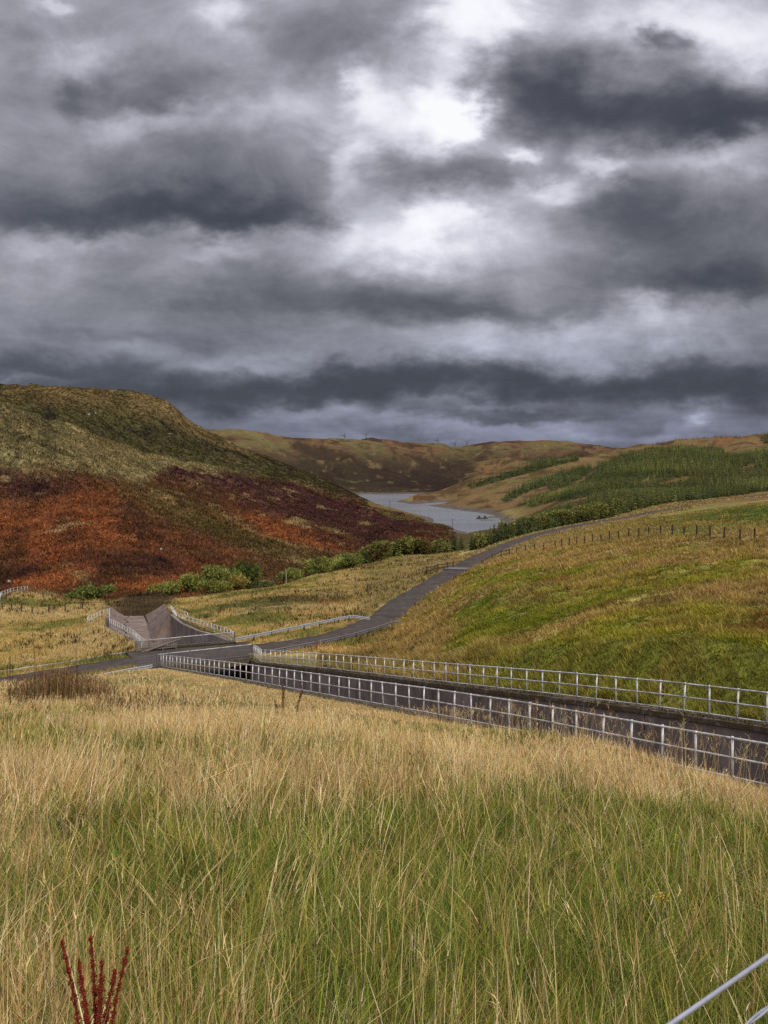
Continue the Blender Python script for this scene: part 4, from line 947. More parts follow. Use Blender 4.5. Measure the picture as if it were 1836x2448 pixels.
# meadows by the chute and the road
n = 95000; x, y, r, a = polar(n, 84, 262, R(-31), R(4.5), 1.0); rdd, _, sd_ = road_dist(x, y); m = free(x, y, .4, 2.2) & (((sd_ > 0) & (rdd < 175)) | (rdd < 4.5)); x, y, r = x[m], y[m], r[m]
base_c = cover(x, y, surf(x, y)); cc = np.clip(base_c * 1.35, .01, .6); drk = (rng.uniform(0, 1, len(x)) < .012 + .05 * (fbm(x / 14, y / 10, 77, 2) > .35)); cc[drk] = (.06, .045, .02)
tufts('chute_meadow_grass', 'tan and olive rough grass of the meadows around the chute', x, y, r, np.where(drk, .75, .34) * (.6 + .9 * vnoise(x / 3, y / 3, 73)), cc, 5, 1.0, .5)
# verges beyond the cattle grid
n = 26000; j = rng.integers(120, len(ROAD) - 1, n); sgn = np.where(rng.uniform(0, 1, n) < .5, 1, -1); off = sgn * (2.15 + np.abs(rng.normal(0, 3.2, n))); x = ROAD[j, 0] - tn[j, 1] * off + rng.normal(0, 1.6, n); y = ROAD[j, 1] + tn[j, 0] * off + rng.normal(0, 1.6, n); m = free(x, y, .4, 2.1); x, y = x[m], y[m]; r = np.hypot(x, y)
tufts('verge_grass', 'pale rough grass on the verges of the far road', x, y, r, .3 + .3 * rng.uniform(0, 1, len(x)), palette(len(x), ST + GR[2:4] + BR, (3, 3, 1, 2, 2, 2, 2, 2, 1, 1)) * .62, 4)
# heather and bracken hummocks on the hill behind
def hummocks(name, label, cat_, n, r0, r1, a0, a1, size, tint, test):
    x, y, r, a = polar(n, r0, r1, a0, a1, .9); m = test(x, y, r); x, y, r = x[m], y[m], r[m]; n = len(x); z = surf(x, y); c = cover(x, y, z); c = np.clip(c * tint * rng.normal(1, .22, (n, 1)), .004, .7)
    k = 7; rep = lambda q: np.repeat(q, k, 0); sz = size * (.45 + r / 520) * rng.uniform(.6, 1.4, n) * np.where((rng.uniform(0, 1, n) < .12) & (r < 420), 1.6, 1); c = np.where((rng.uniform(0, 1, n) < .11)[:, None], c * .55, c); c = np.clip(c * (1 + .24 * fbm(x / 7, y / 7, 95, 2))[:, None], .004, .7); X = rep(np.stack([x, y, z], 1)); X[:, :2] += rng.normal(0, .45, (n * k, 2)) * rep(sz)[:, None]; X[:, 2] = surf(X[:, 0], X[:, 1]) - .05
    v, t, cc = blades(X, rep(sz) * rng.uniform(.35, .85, n * k), rep(sz) * rng.uniform(.25, .55, n * k), rng.uniform(0, 6.28, n * k), np.abs(rng.normal(.5, .3, n * k)), np.clip(rep(c) * rng.normal(1, .15, (n * k, 1)), .003, .8), 2, facing=rng.normal(0, .8, n * k))
    return tag(put(name, mesh_from(name, v, t, cc), M['grass']), label, cat_, kind='stuff')
def onhill(x, y, r):
    rdd, _, sd_ = road_dist(x, y); u, v = proj(x, y, surf(x, y)); rdd = rdd + 30; return (r > np.interp(u, [0, 430, 600, 750, 900, 1000, 1100], [168, 165, 180, 212, 244, 264, 266]) + 6) & (surf(x, y) > -38) & ((rdd > 90) | (x < -20))
hummocks('bracken_and_heather', 'rust bracken and dark heather covering the hillside across the stream', 'heather', 115000, 172, 700, R(-31), R(4.3), .95, np.array((1.2, 1.2, 1.2)), onhill)
hummocks('moor_grass', 'rough tan and olive moor grass on the upper hillside and the dome', 'grass', 60000, 640, 1300, R(-31), R(-1), .62, np.array((.95, .95, .92)), lambda x, y, r: surf(x, y) > -38)
# ---------------------------------------------------------------- trees
def conifer_shape(seed, h, rad, col, tip, lv=13, br=8, sub=3, loose=.12):
    q = np.random.default_rng(seed); V, T, K = [], [], []; col = np.array(col); tip = np.array(tip)
    for i in range(lv):
        t = (i + .6 * q.uniform()) / lv; z = h * (.07 + .93 * t); R0 = rad * (1 - t) ** .85 * q.uniform(.85, 1.15) + .06 * rad
        m = max(4, int(br * (1 - .5 * t)))
        for b in range(m):
            a = 2 * math.pi * (b + q.uniform(-.35, .35)) / m + i * 1.3; L = R0 * q.uniform(.65, 1.25); dr = L * q.uniform(.05, .45)
            for s in range(sub):
                f0 = s / sub * .8; f1 = min(1.08, f0 + .55); a2 = a + q.normal(0, loose); wv = L * q.uniform(.22, .4); sx, sy = -math.sin(a2), math.cos(a2)
                tl = q.uniform(-.35, .35)
                p0 = (math.cos(a2) * L * f0, math.sin(a2) * L * f0, z - dr * f0 + h * .02); p1 = (math.cos(a2) * L * f1, math.sin(a2) * L * f1, z - dr * f1 - .02 * h)
                k = len(V); V += [p0, ((p0[0] + p1[0]) / 2 + sx * wv * .5, (p0[1] + p1[1]) / 2 + sy * wv * .5, (p0[2] + p1[2]) / 2 + tl * wv - .25 * wv), p1, ((p0[0] + p1[0]) / 2 - sx * wv * .5, (p0[1] + p1[1]) / 2 - sy * wv * .5, (p0[2] + p1[2]) / 2 - tl * wv - .25 * wv)]
                T += [(k, k + 1, k + 2), (k, k + 2, k + 3)]; c = (col + (tip - col) * q.uniform(0, 1)) * q.uniform(.75, 1.25); K += [c] * 4
    k = len(V); V += [(.07 * rad, 0, h * .92), (-.05 * rad, .06 * rad, h * .92), (-.03 * rad, -.06 * rad, h * .92), (0, 0, h * 1.04)]; T += [(k, k + 1, k + 3), (k + 1, k + 2, k + 3), (k + 2, k, k + 3)]; K += [tip] * 4
    return np.array(V), np.array(T), np.clip(np.array(K), .004, .8)
def bush_shape(seed, w, h, col, tip, n=1500, ls=.22, lobes=9):
    q = np.random.default_rng(seed); cs = [(q.normal(0, .26) * w, q.normal(0, .26) * w, h * q.uniform(.32, .72), q.uniform(.22, .36) * w, q.uniform(.22, .34) * h) for _ in range(lobes)]; V, T, K = [], [], []; col = np.array(col); tip = np.array(tip)
    lt = q.uniform(0, 1, lobes)
    for i in range(n):
        j = q.integers(lobes); c = cs[j]; d = q.normal(0, 1, 3); d /= np.linalg.norm(d); rr = q.uniform(.55, 1.08); p = np.array((c[0] + d[0] * c[3] * rr, c[1] + d[1] * c[3] * rr, max(.1 * h * q.uniform(), c[2] + d[2] * c[4] * rr)))
        u = q.normal(0, 1, 3); u /= np.linalg.norm(u); u[2] = abs(u[2]) * .8 + .3; v = np.cross(u, q.normal(0, 1, 3)); v /= np.linalg.norm(v); s = ls * q.uniform(.6, 1.4)
        k = len(V); V += [p, p + u * s * .6 + v * s * .32, p + u * s * 1.3, p + u * s * .6 - v * s * .32]; T += [(k, k + 1, k + 2), (k, k + 2, k + 3)]; f = np.clip(lt[j] * .6 + q.uniform(0, .6), 0, 1); K += [(col + (tip - col) * f) * q.uniform(.75, 1.25)] * 4
    return np.array(V), np.array(T), np.clip(np.array(K), .004, .8), cs
SPR = ((.032, .044, .020), (.068, .086, .030)); LAR = ((.095, .105, .028), (.20, .195, .052)); BRN = ((.075, .058, .022), (.165, .115, .042)); OLV = ((.044, .052, .020), (.092, .098, .032))
KIND = {'spruce': SPR, 'larch': LAR, 'brown': BRN, 'olive': OLV}
def limb_mesh(h, r, lean=0, kind='trunk', nb=5, seed=1):
    q = random.Random(seed); k = MB(); k.tube([(0, 0, -.6), (0, 0, h * .3), (lean, 0, h * .65), (lean, lean, h * .97)], [r, r * .8, r * .5, r * .12], 6)
    for i in range(nb): a = q.uniform(0, 6.28); z = h * q.uniform(.2, .6); L = h * q.uniform(.12, .25); k.tube([(0, 0, z), (math.cos(a) * L, math.sin(a) * L, z + L * .4)], [r * .35, r * .08], 4)
    return k.mesh(kind, True)
PROTO = {}
for kd, (c0, c1) in KIND.items():
    for s in range(3):
        lo = kd in ('larch', 'brown'); V, T, K = conifer_shape(hash(kd) % 97 if False else len(kd) * 10 + s, 1.0, (.25 if lo else .22) * (1 + .15 * s), c0, c1, 14 if not lo else 11, 9 if not lo else 8, 3, .12 if not lo else .4)
        if lo: V, T, K, _ = bush_shape(len(kd) * 10 + s + 3, .48, 1.0, np.array(c0), c1, 800, .085, 11)
        me = mesh_from('crown', V, T, K); me.materials.append(M['leaf']); tm = limb_mesh(1.0, .022, .0, 'trunk', 4, s); tm.materials.append(M['bark']); PROTO[kd, s] = (me, tm, (V, T, K))
LOW = {}
for kd, (c0, c1) in KIND.items():
    for s in range(3): LOW[kd, s] = conifer_shape(len(kd) * 7 + s + 50, 1.0, .30 * (1 + .15 * s), np.array(c0) * 1.0, c1, 6, 6, 1, .2)
trees = []                                    # x, y, kind, height, where
bx_ = np.array([740, 830, 900, 980, 1050, 1120, 1200, 1250, 1330, 1400, 1500, 1600, 1700, 1836, 1950]); by_ = np.array([212, 232, 243, 252, 252, 250, 262, 272, 300, 335, 385, 440, 505, 610, 690])
q = np.random.default_rng(5)
for i in range(760):
    u = q.uniform(745, 1250) if i < 380 else q.uniform(1130, 1900); y = np.interp(u, bx_, by_) + (abs(q.normal(0, 16)) * (1 + .6 * (u > 1010)) if u < 1150 else abs(q.normal(0, 30)) + (u - 1150) * .02); a, _ = ray(u, 1300); x = a * y
    if road_dist(np.array([x]), np.array([y]))[0][0] < 9: continue
    if u < 1000: kd = q.choice(['larch', 'spruce', 'olive', 'brown'], p=[.50, .22, .16, .12]); h = q.uniform(1.6, 4.4) * (1 + .3 * sstep(800, 960, u))
    elif u < 1170: kd = q.choice(['larch', 'spruce', 'olive', 'brown'], p=[.12, .42, .30, .16]); h = q.uniform(2.0, 5.2)
    else: kd = q.choice(['larch', 'spruce', 'olive', 'brown'], p=[.03, .60, .36, .01]); h = q.uniform(2.8, 6.8) if u < 1320 else q.uniform(3.4, 6.6)
    trees.append((x, y, kd, h, u))
n = 64000; x, y, r, a = polar(n, 270, 2000, R(2), R(31), .45); z = surf(x, y); u, v = proj(x, y, z); m = forest_mask(u, v) & (v < 1290) & (road_dist(x, y)[0] > 10); x, y, u, v = x[m], y[m], u[m], v[m]
dens = .5 + .8 * fbm(x / 60, y / 60, 81, 3) + .3; m = q.uniform(0, 1, len(x)) < np.clip(dens + .35, .3, 1); x, y, u, v = x[m], y[m], u[m], v[m]
for i in range(len(x)):
    nz = float(vnoise(np.array([x[i] / 70]), np.array([y[i] / 70]), 82)[0]); dk = .42 + .5 * (v[i] < 1160 - (u[i] - 1100) * .06) * (u[i] < 1450)
    kd = 'spruce' if q.uniform() < dk * (.2 + 1.6 * nz) else ('olive' if q.uniform() < .5 + .5 * nz else 'larch'); trees.append((x[i], y[i], kd, q.uniform(3.2, 6.6) * (1 + .5 * (y[i] > 950)), u[i]))
for i in range(190):                          # the thin row along the skyline
    uu = q.uniform(1500, 1900); aa, _ = ray(uu, 1050); ys = np.linspace(1300, 2150, 200); el = surf(aa * ys, ys) / ys; yy = float(ys[np.argmax(el)]) - q.uniform(0, 30); trees.append((aa * yy, yy, 'spruce', q.uniform(3, 6.5) * (1 if uu > 1560 else .7), uu))
trees.sort(key=lambda t: -t[3] / t[1]); KEEP = 296
WHERE = [(870, 'at the left end of the belt beyond the tan meadow'), (1000, 'in the belt behind the brown timber fence'), (1170, 'in the belt behind the cattle grid'), (1320, 'in the belt between the road and the near water'), (1500, 'in the belt above the receding road'), (9999, 'in the plantation above the far right road')]
LOOK = {'spruce': 'dark green spruce', 'larch': 'bushy yellow green young tree', 'brown': 'bushy brown autumn tree', 'olive': 'olive green young conifer'}
for i, (x, y, kd, h, u) in enumerate(trees[:KEEP]):
    wh = next(w_ for lim, w_ in WHERE if u < lim); me, tm, _ = PROTO[kd, int(q.integers(3))]; z = gz(x, y)
    t = thing('young_tree' if kd in ('larch', 'brown') else 'conifer_tree', (x, y, z - .1), f'{LOOK[kd]} {wh}', 'tree', f'trees like the {LOOK[kd]} {wh}', q.uniform(0, 6.28)); w_ = h * q.uniform(.85, 1.3) * (1.25 if kd in ('larch', 'brown') else 1)
    o = put('crown', me, None, t); o.scale = (w_, w_, h); o = put('trunk', tm, None, t); o.scale = (h, h, h)
parts = []
for (x, y, kd, h, u), z in zip(trees[KEEP:], surf(np.array([t[0] for t in trees[KEEP:]]), np.array([t[1] for t in trees[KEEP:]]))):
    V, T, K = LOW[kd, int(q.integers(3))]; a = q.uniform(0, 6.28); w_ = h * q.uniform(.9, 1.4); ca, sa_ = math.cos(a) * w_, math.sin(a) * w_
    parts.append((np.stack([V[:, 0] * ca - V[:, 1] * sa_ + x, V[:, 0] * sa_ + V[:, 1] * ca + y, V[:, 2] * h + z - .1], 1), T, K * q.uniform(.65, 1.35) * (.72 + .6 * float(vnoise(np.array([x / 38]), np.array([y / 60]), 83)[0]))))
V, T, K = join(parts); tag(put('plantation_forest', mesh_from('plantation_forest', V, T, K), M['leaf']), 'mass of small conifers of the plantation covering the far right hillside', 'forest', kind='stuff')
# willow bushes and the single spruce among them
BU = [((.13, .145, .030), (.27, .27, .070)), ((.060, .078, .022), (.140, .155, .040)), ((.13, .12, .028), (.27, .21, .06)), ((.09, .11, .026), (.20, .21, .055))]
for nm, lb, u, y, wpx, hpx, ci, seed in (
    ('willow_bush', 'pale green bush nearest the chute, lowest in its row', 398, 172, 66, 42, 0, 1), ('willow_bush', 'pale green bush just left of the small dark spruce', 444, 178, 66, 50, 0, 2), ('willow_bush', 'pale green bush just right of the small dark spruce', 512, 182, 62, 68, 3, 3),
    ('willow_bush', 'low pale bush in front of the row, at the meadow edge', 515, 174, 56, 34, 0, 4), ('willow_bush', 'tallest dark green round bush at the top of the row', 588, 190, 66, 80, 1, 5), ('willow_bush', 'green bush pressed against the left of the tallest round bush', 560, 186, 56, 62, 3, 6), ('willow_bush', 'yellowing bush in front of the tallest round bush', 572, 182, 44, 44, 2, 7),
    ('willow_bush', 'dull olive low bush right of the tallest round bush, behind the stakes', 622, 196, 46, 30, 1, 8), ('willow_bush', 'wide low green bush beside the slim pale pole', 704, 200, 56, 34, 3, 9), ('willow_bush', 'round green bush just right of the slim dark pole', 774, 203, 36, 44, 3, 10), ('willow_bush', 'small grey green bush at the foot of the slim dark pole', 750, 201, 26, 20, 1, 11),
    ('willow_bush', 'low green bush in front of the bracken left of the chute', 212, 168, 84, 40, 1, 12), ('willow_bush', 'yellowish low bush beside the bracken left of the chute', 178, 169, 40, 24, 3, 13), ('willow_bush', 'green bush at the left end of the long tree belt', 826, 214, 40, 34, 1, 14), ('willow_bush', 'yellow green bush between the round bush and the tree belt', 800, 216, 40, 34, 0, 15)):
    a, _ = ray(u, 1400); x = a * y; z = gz(x, y); w_ = wpx * y / F; h = hpx * y / F; c0, c1 = BU[ci]; V, T, K, cs = bush_shape(seed, w_, h, c0, c1, 1700, .045 * math.sqrt(w_ * h) * 2.2)
    t = thing(nm, (x, y, z - .1), lb, 'bush'); put('foliage', mesh_from('foliage', V, T, K), M['leaf'], t); k = MB()
    for c in cs: k.tube([(0, 0, -.2), (c[0] * .4, c[1] * .4, c[2] * .5), (c[0], c[1], c[2])], [.06, .04, .012], 5)
    k.put('stems', M['bark'], t)
a, _ = ray(477, 1400); x, y = a * 179, 179; t = thing('conifer_tree', (x, y, gz(x, y) - .1), 'single small dark spruce standing among the pale green willow bushes', 'tree'); me, tm, _ = PROTO['spruce', 0]
o = put('crown', me, None, t); o.scale = (4.7, 4.7, 6.2); o = put('trunk', tm, None, t); o.scale = (6, 6, 6)

# ---------------------------------------------------------------- docks, rushes and dry stalks
def stalk_plant(name, label, cat_, x, y, stems, col, bead, cl=1.0, seedn=60, sr=.006, gap=.5, sp=0.0):
    q = np.random.default_rng(int(abs(x * 91 + y * 37)) + 3); z = gz(x, y); t = thing(name, (x, y, z), label, cat_)
    for (dx, dy, h, bend) in stems:
        pts = [Vector((0 + .004 * q.normal(), 0, -.03)), Vector((dx * (1 - sp) * .4 + bend * .1, dy * .3, h * .4)), Vector((dx * (.7 - .3 * sp) + bend * .5, dy * .7, h * .78)), Vector((dx + bend * .4, dy, h))]
        cv = catmull([tuple(p) for p in pts], 6); k = MB(); k.tube([tuple(p) for p in cv], [sr * (1 - .7 * i / len(cv)) for i in range(len(cv))], 6); so = put('stem', k.mesh('stem', True), None, t)
        so.data.materials.append(M_STALK(col, .55)); V, T, K = [], [], []
        for i in range(int(seedn * h * cl)):
            f = gap + (1 - gap) * q.uniform() ** .9; f = min(1.0, (round(f * 26) + q.normal(0, .22)) / 26) if not sp else f; g_ = max(0, min(.9999, f)) * (len(cv) - 1); c = cv[int(g_)] + (cv[int(g_) + 1] - cv[int(g_)]) * (g_ % 1); rr = bead * (1.5 - .9 * f) * q.uniform(.1, 1.3) * 1.9 * (1 if not sp else .15 + .95 * abs(math.sin(f * 47 + dx * 99)) ** 2 * q.uniform(.3, 1.3)); an = q.uniform(0, 6.28)
            p = np.array((c[0] + math.cos(an) * rr, c[1] + math.sin(an) * rr, c[2] + q.normal(0, bead * .6))); s = bead * q.uniform(.6, 1.1)
            for b in range(3):
                u1 = q.normal(0, 1, 3); u1 /= np.linalg.norm(u1); v1 = np.cross(u1, q.normal(0, 1, 3)); v1 /= np.linalg.norm(v1); kk = len(V); V += [p - u1 * s * .6, p + v1 * s * .45, p + u1 * s * .6, p - v1 * s * .45]; T += [(kk, kk + 1, kk + 2), (kk, kk + 2, kk + 3)]; K += [np.array(col) * q.uniform(.6, 1.35)] * 4
        put('seed_head', mesh_from('seed_head', np.array(V), np.array(T), np.clip(np.array(K), .003, .8)), M['stem'], so)
    return t
_sm = {}
def M_STALK(col, f):
    key = tuple(round(c, 3) for c in col)
    if key not in _sm: _sm[key] = mat_plain('stalk', tuple(c * f for c in col), .9, .1, 0, .2, 30, .1)
    return _sm[key]
RED = (.25, .048, .028); RBR = (.16, .055, .03); DBR = (.075, .042, .026)
gx, gy = P(224, 2448, 2.45)[:2]
stalk_plant('dock_plant', 'bright red dock plant with seeded stems in the foreground grass', 'plant', gx, gy, [(-.070, 0, .88, -.03), (-.014, .01, .885, .016), (.080, .0, .86, .035), (-.045, .01, .80, .012), (.062, .01, .78, -.014), (.028, -.01, .83, .0), (-.028, -.02, .84, -.006), (.05, .02, .79, .006), (.02, .02, .77, .0)], RED, .0048, 1.0, 1250, .003, .58, .9)
for lb, u, v, y, h, ln in (('short brown dock stalk, left of three before the spillway railing', 662, 1738, 22, .50, -.04), ('tall upright brown dock stalk, middle of three before the spillway railing', 676, 1742, 22, .88, .0), ('brown dock stalk leaning right, right of three before the spillway railing', 700, 1742, 22.2, .80, .24)):
    x, y_, z = drop(u, v, 8); stalk_plant('dock_stalk', lb, 'plant', x, y_, [(ln, 0, h * 1.5, ln * .4), (ln * .7 + .03, .03, h * 1.2, ln * .2), (ln + .05, -.02, h * 1.32, 0)], RBR, .018, 1, 120, .006, .35)
for lb, u, vt, y, h, ln, cc in (('branched dark seed head rising left of the rush clump', 22, 1566, 34, 1.25, .02, DBR), ('tall dark stalk rising against the guard rail above the rush clump', 80, 1547, 36, 1.5, .05, DBR), ('dark hooked stalk rising against the guard rail right of the tall one', 183, 1551, 37, 1.5, -.03, DBR),
                           ('brown stalk right of the rush clump in the straw grass', 386, 1650, 29, .9, .0, RBR), ('small brown leafy stalk right of the brown stalks in the straw grass', 437, 1656, 28.5, .75, .0, DBR), ('dark dry stalk in the meadow below the dark fence stakes', 49, 1498, 128, 1.6, 0, DBR)):
    a, s = ray(u, vt); yy = y; x = a * yy; zt = s * yy; zg = gz(x, yy); h = max(.6, min(2.2, zt - zg)); stalk_plant('dry_stalk', lb, 'plant', x, yy, [(ln, 0, h, 0), (ln + .10, .04, h * .82, .03), (ln - .09, .0, h * .78, -.03), (ln + .03, -.04, h * .9, 0)] if 'branched' in lb or 'leafy' in lb else [(ln, 0, h, 0), (ln + .04, .02, h * .7, 0)], cc, .018, 1, 60, .007, .55)
x, y_, z = drop(756, 1556, 60); stalk_plant('dock_plant', 'small red dock plant in the grass beside the darker guard rail', 'plant', x, y_, [(0, 0, 1.0, 0), (.2, 0, .9, .05), (-.2, .05, .85, -.05), (.1, .1, .7, 0)], (.20, .045, .025), .035, 1, 110, .012, .2)
def rush(label, u, v, y0, n, sx, sy, h, cols, name='rush_clump', w=.006):
    x, y, z = drop(u, v, y0); q = rng; px = x + q.normal(0, 1, n).clip(-1.8, 1.8) * sx * .55; py = y + q.normal(0, 1, n).clip(-2, 2) * sy * .5; r_ = np.hypot(px, py)
    v_, t_, c_ = blades(np.stack([px - x, py - y, surf(px, py) - z - .03], 1), q.uniform(.4, 1.12, n) * h * np.exp(-(((px - x) / sx) ** 2) * .5), np.full(n, w), q.uniform(0, 6.28, n), np.abs(q.normal(.16, .14, n)), palette(n, cols, [1] * len(cols), .25), 3)
    t = thing(name, (x, y, z), label, 'plant'); m = np.repeat(q.uniform(0, 1, n) < .85, 7); 
    tp = v_.reshape(n, 7, 3)[q.uniform(0, 1, n) < .5]; k = len(tp); base = tp[:, 4]; v2, t2, c2 = blades(base, q.uniform(.10, .2, k), np.full(k, w * 2.4), q.uniform(0, 6.28, k), q.uniform(.1, .8, k), palette(k, [(.14, .055, .03), (.10, .05, .03), (.19, .09, .05)], (1, 1, 1), .25), 2); v_, t_, c_ = join([(v_, t_, c_), (v2, t2, c2)]); put('stems', mesh_from('stems', v_, t_, c_), M['stem'], t)
rush('dense dark reddish rush clump standing against the road at the left', 142, 1676, 20, 1900, 1.9, 1.4, 1.75, [(.17, .10, .045), (.12, .06, .032), (.24, .15, .07), (.14, .12, .045), (.36, .25, .12)], w=.017)
rush('loose patch of brown stalks between the rush clump and the spillway railing', 345, 1722, 16, 380, 1.5, 1.2, 1.15, [(.13, .08, .04), (.10, .06, .03), (.24, .17, .09)], 'stalk_patch', .010)
rush('small tuft of brown stalks at the left edge of the brown stalk patch', 268, 1700, 16, 140, .5, .5, 1.1, [(.13, .08, .04), (.10, .06, .03)], 'stalk_patch', .009)
x, y_, z = drop(905, 1812, 8); t = thing('bramble_arch', (x, y_, z), 'thin arching dry stem bending over the pale grass in mid meadow', 'plant'); k = MB(); k.tube([(-.25, 0, -.02), (-.10, 0, .20), (.05, 0, .33), (.2, .02, .36), (.33, .03, .28), (.36, .03, .18)], [.005, .004, .004, .003, .003, .002], 5); k.put('stem', M_STALK(DBR, 1), t)
k = MB()
for i in range(9): k.ball((-.05 + .045 * i, .02 * math.sin(i), .26 + .09 * math.sin(i * .5) + .012 * math.cos(i * 3)), .012, .6, 5, 3)
k.put('dry_leaves', M_STALK((.14, .08, .03), 1), t)
x, y_, z = P(1582, 2140, 5.0); zz = gz(x, y_); t = thing('ragwort', (x, y_, zz), 'yellow ragwort flower in the green grass above the fence wires', 'flower'); hh_ = max(.35, z - zz); k = MB(); k.tube([(0.03, 0, 0), (0, 0, hh_ * .6), (.0, 0, hh_)], [.005, .004, .003], 6); k.put('stem', M_STALK((.10, .12, .04), 1), t)
k = MB()
for i in range(11): a = i * 2.4; d = .016 * math.sqrt(i); k.tube([(0, 0, hh_ - .05), (d * math.cos(a), d * math.sin(a), hh_ + .01 * math.cos(i))], .001, 4); k.ball((d * math.cos(a), d * math.sin(a), hh_ + .012 * math.cos(i)), .006, .5, 7, 4)
k.put('flower_head', mat_plain('yellow_petals', (.38, .25, .02), .8, .1, 0, .2, 40, .1), t)

# ---------------------------------------------------------------- sky and light
W = bpy.data.worlds.new("World"); S.world = W; W.use_nodes = True; wt = W.node_tree; wt.nodes.clear()
class WT(NT):
    def __init__(s, tree): s.t = tree
k = WT(wt); tc = k.n('ShaderNodeTexCoord'); sx = k.n('ShaderNodeSeparateXYZ'); k.l(tc.outputs['Generated'], sx.inputs[0]); X_, Y_, Z_ = sx.outputs
yc = k.math('MAXIMUM', Y_, .06); pa = k.math('DIVIDE', X_, yc); pe = k.math('DIVIDE', Z_, yc)
zc_ = k.math('ADD', k.math('MAXIMUM', Z_, 0.0), .13); qx = k.math('DIVIDE', X_, zc_); qy = k.math('DIVIDE', Y_, zc_)
def comb(a, b, c=0.0):
    o = k.n('ShaderNodeCombineXYZ')
    for i, s_ in enumerate((a, b, c)):
        if isinstance(s_, (int, float)): o.inputs[i].default_value = s_
        else: k.l(s_, o.inputs[i])
    return o.outputs[0]
plane = comb(qx, qy, 1.7)
def wn(vec, scale, det, rough, lac=2.0, dist=0.0, col=False):
    o = k.n('ShaderNodeTexNoise'); o.inputs['Scale'].default_value = scale; o.inputs['Detail'].default_value = det; o.inputs['Roughness'].default_value = rough; o.inputs['Distortion'].default_value = dist; o.inputs['Lacunarity'].default_value = lac; k.l(vec, o.inputs['Vector']); return o.outputs['Color' if col else 'Fac']
def vm(op, a, b):
    o = k.n('ShaderNodeVectorMath', operation=op)
    for i, s_ in enumerate((a, b)):
        if isinstance(s_, (tuple, list)): o.inputs[i].default_value = s_
        else: k.l(s_, o.inputs[i])
    return o.outputs['Value' if op == 'DOT_PRODUCT' else 'Vector']
flat = comb(pa, pe, 0.0)
w1 = vm('SUBTRACT', wn(comb(pa, k.math('MULTIPLY', pe, 1.9), .3), 5.5, 4, .55, col=True), (.5, .5, .5)); w2 = vm('SUBTRACT', wn(comb(pa, k.math('MULTIPLY', pe, 1.6), 5.1), 20, 5, .6, col=True), (.5, .5, .5))
warp = vm('ADD', flat, vm('ADD', vm('MULTIPLY', w1, (.17, .08, 0)), vm('MULTIPLY', w2, (.07, .045, 0))))
#  cloud masses: pixel-free directions (u, v of the view they stand in), spread, strength
CL = [(1130, 50, 95, 120, .62), (1085, 250, 50, 60, .34), (1100, 290, 45, 30, .3), (1010, 275, 150, 70, .26), (880, 215, 60, 50, .22), (1252, 366, 34, 24, .42), (1462, 398, 75, 32, .40), (1310, 462, 110, 34, .40), (1035, 530, 80, 55, .52), (1110, 590, 240, 90, .22), (1560, 40, 260, 55, .36), (1800, 130, 110, 60, .16), (1780, 355, 190, 45, .20),
      (560, 40, 60, 60, .18), (140, 22, 50, 22, .16), (150, 150, 130, 40, .15), (380, 285, 170, 36, .18), (690, 240, 120, 50, .10), (860, 380, 60, 50, .22), (60, 565, 70, 34, .14), (200, 580, 90, 24, .14), (510, 592, 90, 22, .16), (880, 520, 60, 60, .2), (1480, 745, 80, 30, .18), (1580, 770, 260, 45, .12), (1230, 815, 220, 55, .15), (300, 845, 260, 36, .10), (620, 870, 160, 25, .10),
      (1100, 1012, 330, 20, .11), (800, 992, 170, 20, .10), (1500, 985, 160, 18, .08), (1670, 1008, 30, 14, .2), (1380, 1042, 300, 12, .07), (60, 915, 120, 14, .16), (1150, 960, 160, 10, .08), (60, 640, 200, 60, .06),
      (360, 205, 150, 55, -.16), (145, 232, 60, 34, -.14), (760, 120, 160, 90, -.13), (330, 500, 330, 48, -.27), (640, 525, 220, 28, -.22), (150, 430, 260, 80, -.10), (560, 400, 260, 80, -.06), (1440, 240, 260, 62, -.30), (1740, 290, 190, 50, -.32), (1240, 190, 130, 60, -.16), (1590, 105, 46, 34, -.30), (1480, 60, 40, 20, -.1), (1110, 400, 130, 34, -.18), (1500, 470, 100, 50, -.12), (1660, 560, 300, 90, -.18), (1730, 680, 230, 42, -.26), (1180, 745, 250, 26, -.16),
      (900, 700, 230, 48, -.12), (560, 690, 300, 40, -.06), (300, 800, 300, 20, -.07), (60, 885, 240, 40, -.20), (500, 945, 420, 36, -.26), (1000, 905, 300, 30, -.16), (1330, 900, 380, 30, -.18), (1700, 930, 240, 40, -.26), (1250, 985, 220, 14, -.16), (1550, 1010, 120, 12, -.08), (820, 920, 160, 22, -.10)]
acc = None
for (u, v, su, sv, am) in CL:
    a, e = ray(u, v); am = am * (.72 if am > .3 else 1.12); d = vm('MULTIPLY', vm('SUBTRACT', warp, (a, e, 0)), (F / su, F / sv, 0)); dd = vm('DOT_PRODUCT', d, d); g = k.math('EXPONENT', k.math('MULTIPLY', dd, -.75)); sc = k.math('MULTIPLY', g, am); acc = sc if acc is None else k.math('ADD', acc, sc)
front = k.rng(Y_, .05, .35, 0, 1); acc = k.math('MULTIPLY', acc, front)
b1 = k.math('SUBTRACT', wn(plane, 1.15, 6, .56, dist=.35), .5); b2 = k.math('SUBTRACT', wn(vm('MULTIPLY', plane, (1, .8, 1)), 3.6, 6, .6, dist=.5), .5); b3 = k.math('SUBTRACT', wn(comb(pa, k.math('MULTIPLY', pe, 1.3), 2.2), 8, 8, .66, dist=.45), .5)
val = k.math('ADD', k.math('ADD', acc, k.math('MULTIPLY', b1, .42)), k.math('ADD', k.math('MULTIPLY', b2, k.rng(Z_, .05, .35, .10, .24)), k.math('MULTIPLY', b3, .38)))
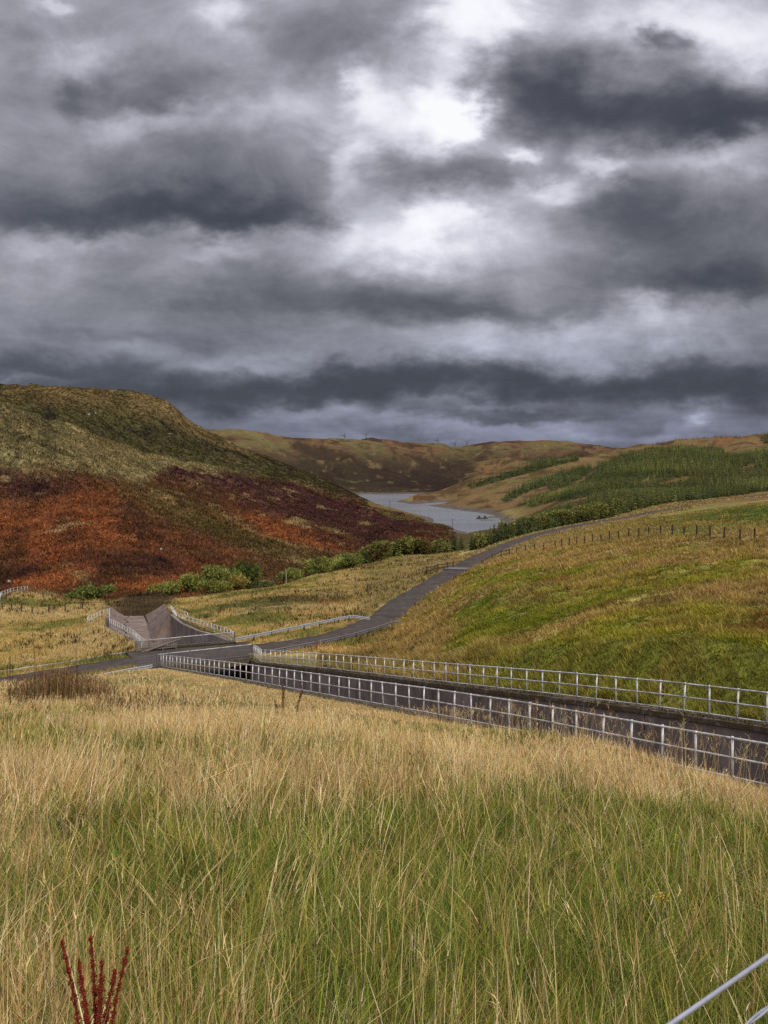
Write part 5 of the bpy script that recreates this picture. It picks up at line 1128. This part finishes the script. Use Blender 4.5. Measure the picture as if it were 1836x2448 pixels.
vert = k.math('ADD', k.rng(Z_, .10, .42, .36, .50), k.rng(Z_, .0, .06, .02, 0)); val = k.math('ADD', val, vert)
rp = k.n('ShaderNodeValToRGB'); k.l(val, rp.inputs[0]); cr = rp.color_ramp; cr.interpolation = 'B_SPLINE'
stops = [(0, (58, 58, 66)), (.16, (76, 76, 84)), (.32, (108, 107, 114)), (.5, (152, 151, 160)), (.66, (200, 200, 213)), (.82, (248, 248, 255)), (1, (255, 255, 255))]
while len(cr.elements) < len(stops): cr.elements.new(.5)
for el, (p_, c_) in zip(cr.elements, stops): el.position = p_; el.color = (*lin(*c_), 1)
lowtint = k.mix(k.rng(Z_, .02, .17, .8, 0), (1, 1, 1), (.74, .84, 1.08)); colr = k.mix(1.0, rp.outputs[0], lowtint, 'MULTIPLY')
EXPO = 1.0
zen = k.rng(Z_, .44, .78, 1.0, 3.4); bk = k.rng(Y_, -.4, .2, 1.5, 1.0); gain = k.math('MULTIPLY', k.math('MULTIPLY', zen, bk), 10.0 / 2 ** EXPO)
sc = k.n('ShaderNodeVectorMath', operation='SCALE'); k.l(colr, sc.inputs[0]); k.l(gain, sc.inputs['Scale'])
SUN_EL, SUN_AZ = R(48), R(138)
sky = k.n('ShaderNodeTexSky', sky_type='NISHITA'); sky.sun_disc = False; sky.sun_elevation = SUN_EL; sky.sun_rotation = SUN_AZ; sky.dust_density = 3
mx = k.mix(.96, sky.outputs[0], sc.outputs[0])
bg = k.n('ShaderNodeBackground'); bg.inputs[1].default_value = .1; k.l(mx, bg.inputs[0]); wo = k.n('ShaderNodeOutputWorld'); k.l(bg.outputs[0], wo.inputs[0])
W.cycles.sampling_method = 'MANUAL'; W.cycles.sample_map_resolution = 512
ld = bpy.data.lights.new('sun', 'SUN'); ld.energy = 1.5; ld.angle = R(20); ld.color = (1, .925, .80); lo_ = bpy.data.objects.new('sun', ld); C.objects.link(lo_)
sv_ = Vector((math.sin(SUN_AZ) * math.cos(SUN_EL), math.cos(SUN_AZ) * math.cos(SUN_EL), math.sin(SUN_EL))); lo_.rotation_euler = sv_.to_track_quat('Z', 'Y').to_euler(); lo_.location = (0, -5, 30)
S.view_settings.view_transform = 'Standard'; S.view_settings.look = 'None'; S.view_settings.exposure = EXPO; S.view_settings.gamma = 1
S.render.engine = 'CYCLES'; S.cycles.max_bounces = 5; S.cycles.diffuse_bounces = 3; S.cycles.transmission_bounces = 3; S.cycles.transparent_max_bounces = 4
S.cycles.use_denoising = False
